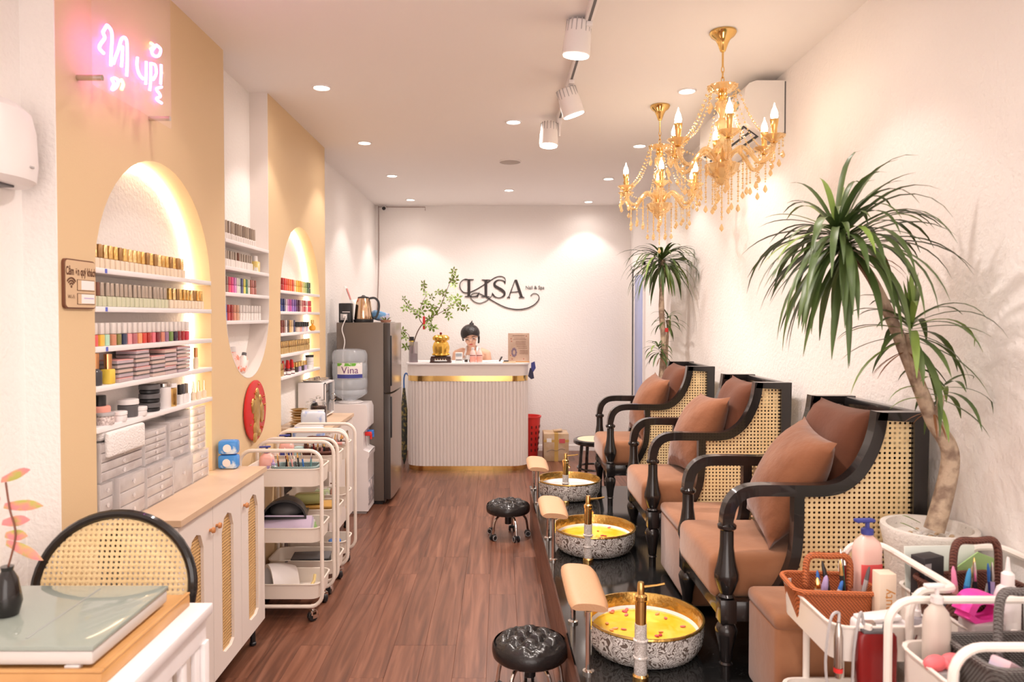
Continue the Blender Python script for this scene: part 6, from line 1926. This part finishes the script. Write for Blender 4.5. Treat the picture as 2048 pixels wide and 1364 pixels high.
def pq(px, py, dy=0.):
    return at_y(px, py, Y1 + dy) - Vector(pl.location)


MB().lathe([(0, .30), (.085, .30), (.095, .32), (.124, ZR - .06), (.135, ZR - .01), (.133, ZR), (.117, ZR), (.112, ZR - .035), (0, ZR - .04)], 40, cap0=False, cap1=False).build('planter', terrazzo, pl)
for i in range(60):
    a = R.uniform(0, 6.28); q = .098 * math.sqrt(R.random())
    s_ = R.uniform(.007, .013)
    MB().ell((q * cos(a), q * sin(a), ZR - .036), (s_, s_ * .8, s_ * .6), 6, 4).build('pebble', [paper, terrazzo, BUFF][i % 3], pl)
trunk = [(1868, 1060), (1885, 1000), (1900, 930), (1896, 890), (1868, 845), (1845, 790), (1815, 715), (1790, 655), (1765, 600), (1745, 560), (1722, 525), (1702, 500)]
TP = spline([pq(a, b, -.02 * i / 11) for i, (a, b) in enumerate(trunk)], 5)
MB().tube(TP, [.029 - .015 * min(1, (i / len(TP)) * 1.25) for i in range(len(TP))], 12).build('trunk', bark, pl)
tr2 = [pq(1848, 800, -.01), pq(1832, 760, -.02), pq(1824, 700, -.03), pq(1820, 665, -.03)]
MB().tube(spline(tr2, 4), .013, 10).build('branch', bark, pl)
tr3 = [pq(1862, 835, -.01), pq(1878, 815, -.03), pq(1882, 790, -.03)]
MB().tube(spline(tr3, 4), .010, 10).build('branch', bark, pl)
ax = TP[-1]; dx = Vector(ax) - Vector(TP[-6])
crown(pl, pq(1684, 480, -.02), (-.60, -.15, .78), 130, .35, .0215, droop=(3., 7.5), dry=9, seed=3)
crown(pl, pq(1822, 660, -.03), (.10, -.1, 1), 32, .26, .020, droop=(3.5, 8), dry=5, seed=5)
crown(pl, pq(1883, 785, -.03), (.3, -.2, 1), 16, .19, .016, droop=(5, 11), dry=4, seed=8)
for i, (a, b) in enumerate([(1815, 560), (1808, 570), (1835, 555), (1822, 548)]):
    e = pq(a, b, -.03); s_ = pq(1822, 655, -.03)
    ribbon_leaf(s_, e - s_, (e - s_).length * 1.1, .020, .4).build('leaf', leaf_m2, pl, smooth=60)
for i, (a, b) in enumerate([(1690, 640), (1670, 620), (1700, 620), (1665, 660), (1715, 600)]):
    s_ = pq(1705, 545, -.04); e = pq(a, b, -.04)
    MB().tube(spline([s_, (s_ + e) / 2 + Vector((.01 * (-1) ** i, 0, .01)), e], 4), .0018, 5).build('aerial_root', leaf_dry, pl)
for i, (a, b, c_, d_) in enumerate([(1800, 1030, 1850, 1045), (1795, 1045, 1800, 1030)]):
    ribbon_leaf(pq(a + 40, b + 16, -.02), (-1, 0, .5), .06, .02, 3).build('sprout', leaf_m2, pl, smooth=60)

Y2 = 5.40
b2 = at_y(1324, 700, Y2)
p2 = thing('potted_dracaena', 'slim tall dracaena standing behind the farthest lounge chair', 'plant', (b2.x, Y2, 0))


def pr(px, py, dy=0.):
    return at_y(px, py, Y2 + dy) - Vector(p2.location)


MB().lathe([(0, 0), (.11, 0), (.12, .02), (.15, .42), (.155, .45), (.135, .45), (.13, .40), (0, .39)], 32, cap0=False, cap1=False).build('planter', terrazzo, p2)
MB().tube(spline([(0, 0, .39), pr(1322, 780), pr(1327, 690), pr(1323, 620), pr(1324, 560), pr(1326, 520)], 6), [.024] * 8 + [.021] * 12 + [.018] * 11, 10).build('trunk', bark, p2)
MB().tube(spline([(.04, .02, .39), pr(1333, 720, .03), pr(1336, 660, .03), pr(1334, 640, .03)], 6), .011, 8).build('stem', bark, p2)
crown(p2, pr(1325, 522), (0, 0, 1), 95, .35, .021, droop=(3., 7.5), dry=0, seed=21)
crown(p2, pr(1335, 640, .02), (.1, 0, 1), 20, .17, .017, droop=(6, 12), seed=22)
crown(p2, pr(1318, 700, -.03), (-.1, -.1, 1), 24, .16, .018, droop=(6, 13), dry=3, seed=23)
q = pr(1332, 660, -.0)
MB().box((q.x, q.y - .015, q.z), (.025, .008, .03), .003).build('red_ribbon', RED, p2)

# ================================================================== RIGHT HAND CARTS
RCG = 'ivory rolling carts in the near right corner'
A = cart('ivory rolling cart holding the orange wicker basket', .925, 1.90, .27, .37, RCG, 0, cream_metal2, 'side')
B = cart('ivory rolling cart holding the brown wicker basket by the wall', 1.255, 1.87, .30, .38, RCG, 0, cream_metal2, 'back')
Cc = cart('ivory rolling cart nearest the camera with the grey wicker basket', 1.10, 1.545, .40, .26, RCG, 0, cream_metal2, 'loop')
TZ2 = .671
basket('orange wicker basket with arched handle on the right hand cart', .905, 1.985, TZ2, .215, .15, .095, orange_w, -.08, (.075, .058))
ox, oy = .905, 1.985
tl = [('gold edged nail file', BUFF, gold), ('lilac nail buffer', PURPLE, PURPLE), ('blue capped pen', paper, BLUE), ('clear blue capped pen', mat('pen_clear', (.75, .75, .80), .2), BLUE), ('black brush', black_pl, black_pl), ('steel cuticle pusher', steel, chrome), ('gold tipped brush', black_pl, gold), ('dark green brush', plain('dk_green', (.03, .14, .10)), steel), ('red handled brush', DRED, steel), ('grey file', GREY, DGREY)]
for i, (wd_, b_, c_) in enumerate(tl):
    pen(f'{wd_} standing in the orange basket', (ox - .035 + i * .0115, oy - .03 + .022 * (i % 3), TZ2 + .008), (R.uniform(-.03, .03), R.uniform(-.02, .02)), .115 + .05 * (i > 3) * R.random() + (.02 if i > 5 else 0), .006 if i > 1 else .009, b_, c_, 'tools in the orange basket', 'hand_tool')
pump_bottle('tall pink lotion bottle with blue pump behind the orange basket', 1.02, 2.00, .712, .075, .05, .20, mat('pink_lotion', (.84, .55, .48), .2), NAVY, .1, mat('label_red', (.75, .10, .10), .4), rnd=.018)
# shelf block that carries the bottle: a deep gauze box in the tray
gz = thing('gauze_box', 'white gauze carton standing in the tray of the orange-basket cart', 'box', (1.00, 1.965, TZ2), 0)
MB().b2((-.03, -.03, 0), (.045, .075, .0405), .003).build('carton', paper, gz); MB().b2((-.031, -.0305, .01), (.046, -.0295, .03)).build('print', PINK, gz)
cb = thing('lotion_carton', 'cream lotion carton with orange script on the orange-basket cart', 'carton', (1.01, 1.89, TZ2), .0)
MB().b2((-.022, -.02, 0), (.022, .02, .16), .002).build('carton', plain('cream_card', (.80, .66, .52), .5), cb); text_mb('beauty', .035, 0, lambda v: (.0 - v.y, -.0206, .075 + v.x)).build('lettering', plain('orange_ink', (.65, .28, .06)), cb, smooth=0)
wp = thing('wet_wipes', 'white wet wipes pack with raised lid at the front of the orange-basket cart', 'wipes pack', (.955, 1.80, TZ2), .0)
MB().box((0, 0, .035), (.13, .07, .07), .012, seg=3).build('pack', mat('wipes_film', (.84, .80, .80), .35), wp); MB().box((0, 0, .078), (.10, .05, .012), .004, Matrix.Rotation(-.12, 4, 'Y')).build('lid', plastic_w, wp)
sb = nozzle_bottle('clear spray bottle with white nozzle at the front of the orange-basket cart', 1.035, 1.785, TZ2, .020, .12, mat('clear_lilac', (.74, .70, .76), .1, trans=.5, ior=1.2), plastic_w)
# electric file hanging at the front edge
ef = thing('electric_file', 'dark red electric nail file unit hooked on the cart front', 'nail drill', (.905, 1.728, .60), 0)
MB().loft([[(x * s_ * .098, y * .030, z) for x, y in rrect(1, 1, .18)] for z, s_ in ((0, .86), (.004, .92), (.10, .96), (.135, .92), (.142, .80))]).build('unit', DRED, ef)
MB().b2((-.035, -.012, .140), (.035, .012, .150), .003).build('top_plate', DGREY, ef)
MB().lathe([(.009, .15), (.010, .158), (0, .16)], 12, cap1=False).build('dial', plastic_w, ef, (-.02, 0, 0)); MB().tube([(.02, 0, .148), (.022, 0, .165)], .005, 8).build('switch', DGREY, ef)
MB().bar([(0, .012, .11), (0, .022, .155), (0, .036, .155)], .02, .003, (1, 0, 0)).build('hook', steel, ef)
hp = thing('drill_handpiece', 'silver drill handpiece on a coiled cable beside the red unit', 'handpiece', (.815, 1.728, .60), .0)
MB().tube([(0, 0, .03), (0, 0, .05), (0, 0, .13), (0, 0, .15), (0, 0, .165)], [.006, .010, .0105, .008, .004], 12).build('handpiece', steel, hp); MB().lathe([(.0108, .045), (.0108, .056)], 12, cap0=False, cap1=False).build('red_ring', RED, hp)
MB().tube(spline([(0, 0, .165), (.004, .01, .185), (-.02, .0, .17), (-.03, 0, .05), (-.005, 0, -.08), (.02, -.002, -.16)], 6), .0035, 6).build('cable', GREY, hp)
MB().tube(spline([(.06, 0, .16), (.05, -.004, .19), (.035, -.005, .10), (.03, -.004, .0), (.0, -.004, -.14)], 6), .0035, 6).build('cable', GREY, hp)
bk = thing('black_carton', 'tall black carton between the orange and brown baskets', 'carton', (1.155, 1.945, .712), .35)
MB().b2((-.035, -.022, -.0), (.035, .022, .145), .002).build('carton', mat('black_card', (.035, .032, .035), .5), bk); MB().b2((-.034, -.0226, .10), (-.012, -.0218, .13)).build('sticker', GREY, bk)
bk2 = thing('product_tray', 'white carton carrying the black carton in the tray of the brown-basket cart', 'carton', (1.19, 1.90, TZ2), .0)
MB().b2((-.075, -.01, .0), (.01, .08, .0405), .003).build('carton', paper, bk2); MB().b2((-.07, -.011, .01), (.0, -.0095, .03)).build('print', PURPLE, bk2)
cutter = thing('cuticle_nipper', 'steel cuticle nipper with pink grips hanging on the cart front', 'nipper', (1.005, 1.715, .62))
MB().tube(spline([(-.006, 0, .12), (-.012, 0, .09), (.006, 0, .06), (.012, 0, 0)], 4), .0045, 8).tube(spline([(.006, 0, .12), (.012, 0, .09), (-.006, 0, .06), (-.008, 0, 0)], 4), .0045, 8).build('blades', chrome, cutter)
MB().tube([(.012, 0, .03), (.014, 0, -.06)], .007, 8).build('grip', PINK, cutter); MB().tube([(-.008, 0, .03), (-.010, 0, -.06)], .007, 8).build('grip', PINK, cutter)
tw2 = pen('long steel tweezers standing at the front of the orange-basket cart', (1.03, 1.745, .672), (.05, -.01), .16, .0045, steel, black_pl, None, 'tweezers')

# brown basket cart
basket('brown wicker basket with square handle on the right hand cart by the wall', 1.230, 1.86, TZ2 + .001, .235, .17, .135, brown_w, .1, (.115, .062))
bx0, by0 = 1.230, 1.86
t2 = [('pink highlighter', PINK, plain('bright_pink', (.90, .30, .50))), ('blue pen', BLUE, plain('sky', (.08, .40, .75))), ('silver scissors', steel, chrome), ('black scissors', black_pl, steel), ('gold brush', gold, gold), ('clear tube', GREY, steel), ('lilac brush', PURPLE, steel), ('navy pen', NAVY, BLUE)]
for i, (wd_, b_, c_) in enumerate(t2):
    pen(f'{wd_} standing in the brown basket by the wall', (bx0 - .06 + i * .015, by0 - .03 + .02 * (i % 3), TZ2 + .009), (R.uniform(-.035, .035), R.uniform(-.02, .01)), .175 + .03 * R.random(), .0075 if i < 2 else .005, b_, c_, 'tools in the brown basket by the wall', 'hand_tool')
gp = thing('green_sheet', 'green and white paper sheets standing behind the brown basket', 'papers', (1.25, 1.985, TZ2), .05)
MB().box((-.03, 0, .10), (.20, .004, .19), .001, Matrix.Rotation(-.08, 4, 'X')).build('sheet', mat('pale_green_paper', (.76, .82, .76), .6), gp); MB().prism([(-.06, 0), (.11, 0), (.11, .165), (.06, .185), (-.02, .13)], 1, -.016, -.012).build('sheet', GRN, gp)
nozzle_bottle('white squeeze bottle with pointed nozzle beside the brown basket', 1.225, 1.735, TZ2, .028, .25, plastic_w, plastic_w)
nozzle_bottle('white bottle with blue tinted nozzle at the right edge', 1.30, 1.745, TZ2, .024, .26, plastic_w, mat('pale_blue', (.55, .68, .80), .3))
pump_bottle('frosted beige bottle with white cap in front of the brown basket cart', .985, 1.62, TZ2 - .0, .06, .042, .20, mat('frosted_beige', (.78, .68, .60), .4, trans=.2), plastic_w, .1, None, 'lotion_bottle', .02)
hc = thing('hair_clip', 'hot pink curved claw clip on the brown-basket cart', 'clip', (1.160, 1.735, TZ2 + .105), .3)
MB().bar(spline([(-.055, 0, .02), (-.03, 0, .05), (.02, 0, .045), (.055, 0, .02)], 5), .045, .022, (0, 1, 0)).build('upper_jaw', HOT, hc); MB().bar(spline([(-.055, 0, .015), (-.02, 0, -.005), (.03, 0, -.005), (.05, 0, .01)], 5), .04, .014, (0, 1, 0)).build('lower_jaw', HOT, hc)
hb = thing('clear_case', 'clear plastic case under the pink clip', 'case', (1.160, 1.730, TZ2), .1)
MB().box((0, 0, .05), (.08, .06, .10), .006).build('case', mat('clear_pink', (.80, .70, .70), .15, trans=.4), hb); MB().box((.01, -.0305, .05), (.03, .002, .03), .001).build('sticker', SALMON, hb)

# grey basket cart
basket('grey wicker basket with arched handle on the nearest right hand cart', 1.135, 1.565, TZ2, .24, .17, .10, grey_w, .05, (.13, .05))
gx, gy = 1.135, 1.565
t3 = [('green handled brush', plain('dk_green', (.03, .14, .10)), steel), ('silver pusher', steel, chrome), ('gold clip tool', gold, gold), ('teal brush', TEAL, steel), ('brown file', BUFF, BRN), ('grey buffer', GREY, DGREY), ('white marker', paper, RED)]
for i, (wd_, b_, c_) in enumerate(t3):
    pen(f'{wd_} standing in the grey basket', (gx - .01 + i * .016, gy - .04 + .02 * (i % 3), TZ2 + .008), (R.uniform(-.02, .02), R.uniform(-.03, .0)), .12 + .02 * R.random(), .006, b_, c_, 'tools in the grey basket', 'hand_tool')
bl = thing('buffer_block', 'pastel pink and lilac buffer block in the grey basket', 'buffer', (gx - .06, gy - .03, TZ2 + .02), .4)
MB().box((0, 0, .055), (.085, .045, .03), .006, Matrix.Rotation(.5, 4, 'Y')).build('foam', mat('pastel', (.80, .56, .62), .6, spot=((.62, .58, .78), 16, .45, .6)), bl); MB().box((0, 0, .030), (.07, .05, .06), .004).build('sleeve', mat('mint', (.55, .72, .66), .4), bl)
rb = thing('bow_clips', 'coral pink hair bow lying in the nearest right hand cart tray', 'bow', (.955, 1.545, TZ2 + .03), .2)
MB().ell((-.02, 0, .055), (.028, .016, .018), 12, 8).ell((.02, 0, .055), (.028, .016, .018), 12, 8).ell((0, -.004, .055), (.010, .014, .012), 8, 6).build('bow', plain('coral', (.85, .16, .18)), rb); MB().box((0, 0, .02), (.06, .03, .04), .004).build('box', GREY, rb)
yb = thing('yellow_roll', 'yellow and grey tape roll in the middle tray of the nearest right hand cart', 'tape roll', (.98, 1.53, .393), 0)
MB().lathe([(.022, 0), (.045, 0), (.045, .04), (.022, .04), (.022, 0)], 20, cap0=False, cap1=False).build('roll', YEL, yb); MB().lathe([(.019, 0), (.022, 0), (.022, .042), (.019, .042)], 16).build('core', DGREY, yb)
hs2 = thing('heart_trinket', 'gold heart trinket clipped on the grey basket handle', 'trinket', (gx - .02, gy - .1, TZ2 + .10), 0)
MB().ell((-.012, 0, .03), (.016, .010, .016), 10, 8).ell((.012, 0, .03), (.016, .010, .016), 10, 8).lathe([(.0, .0), (.02, .024)], 10, cap0=False).build('heart', gold, hs2); MB().tube([(0, 0, .04), (0, .02, .02), (0, .04, .0)], .002, 6).build('clip_wire', gold, hs2)
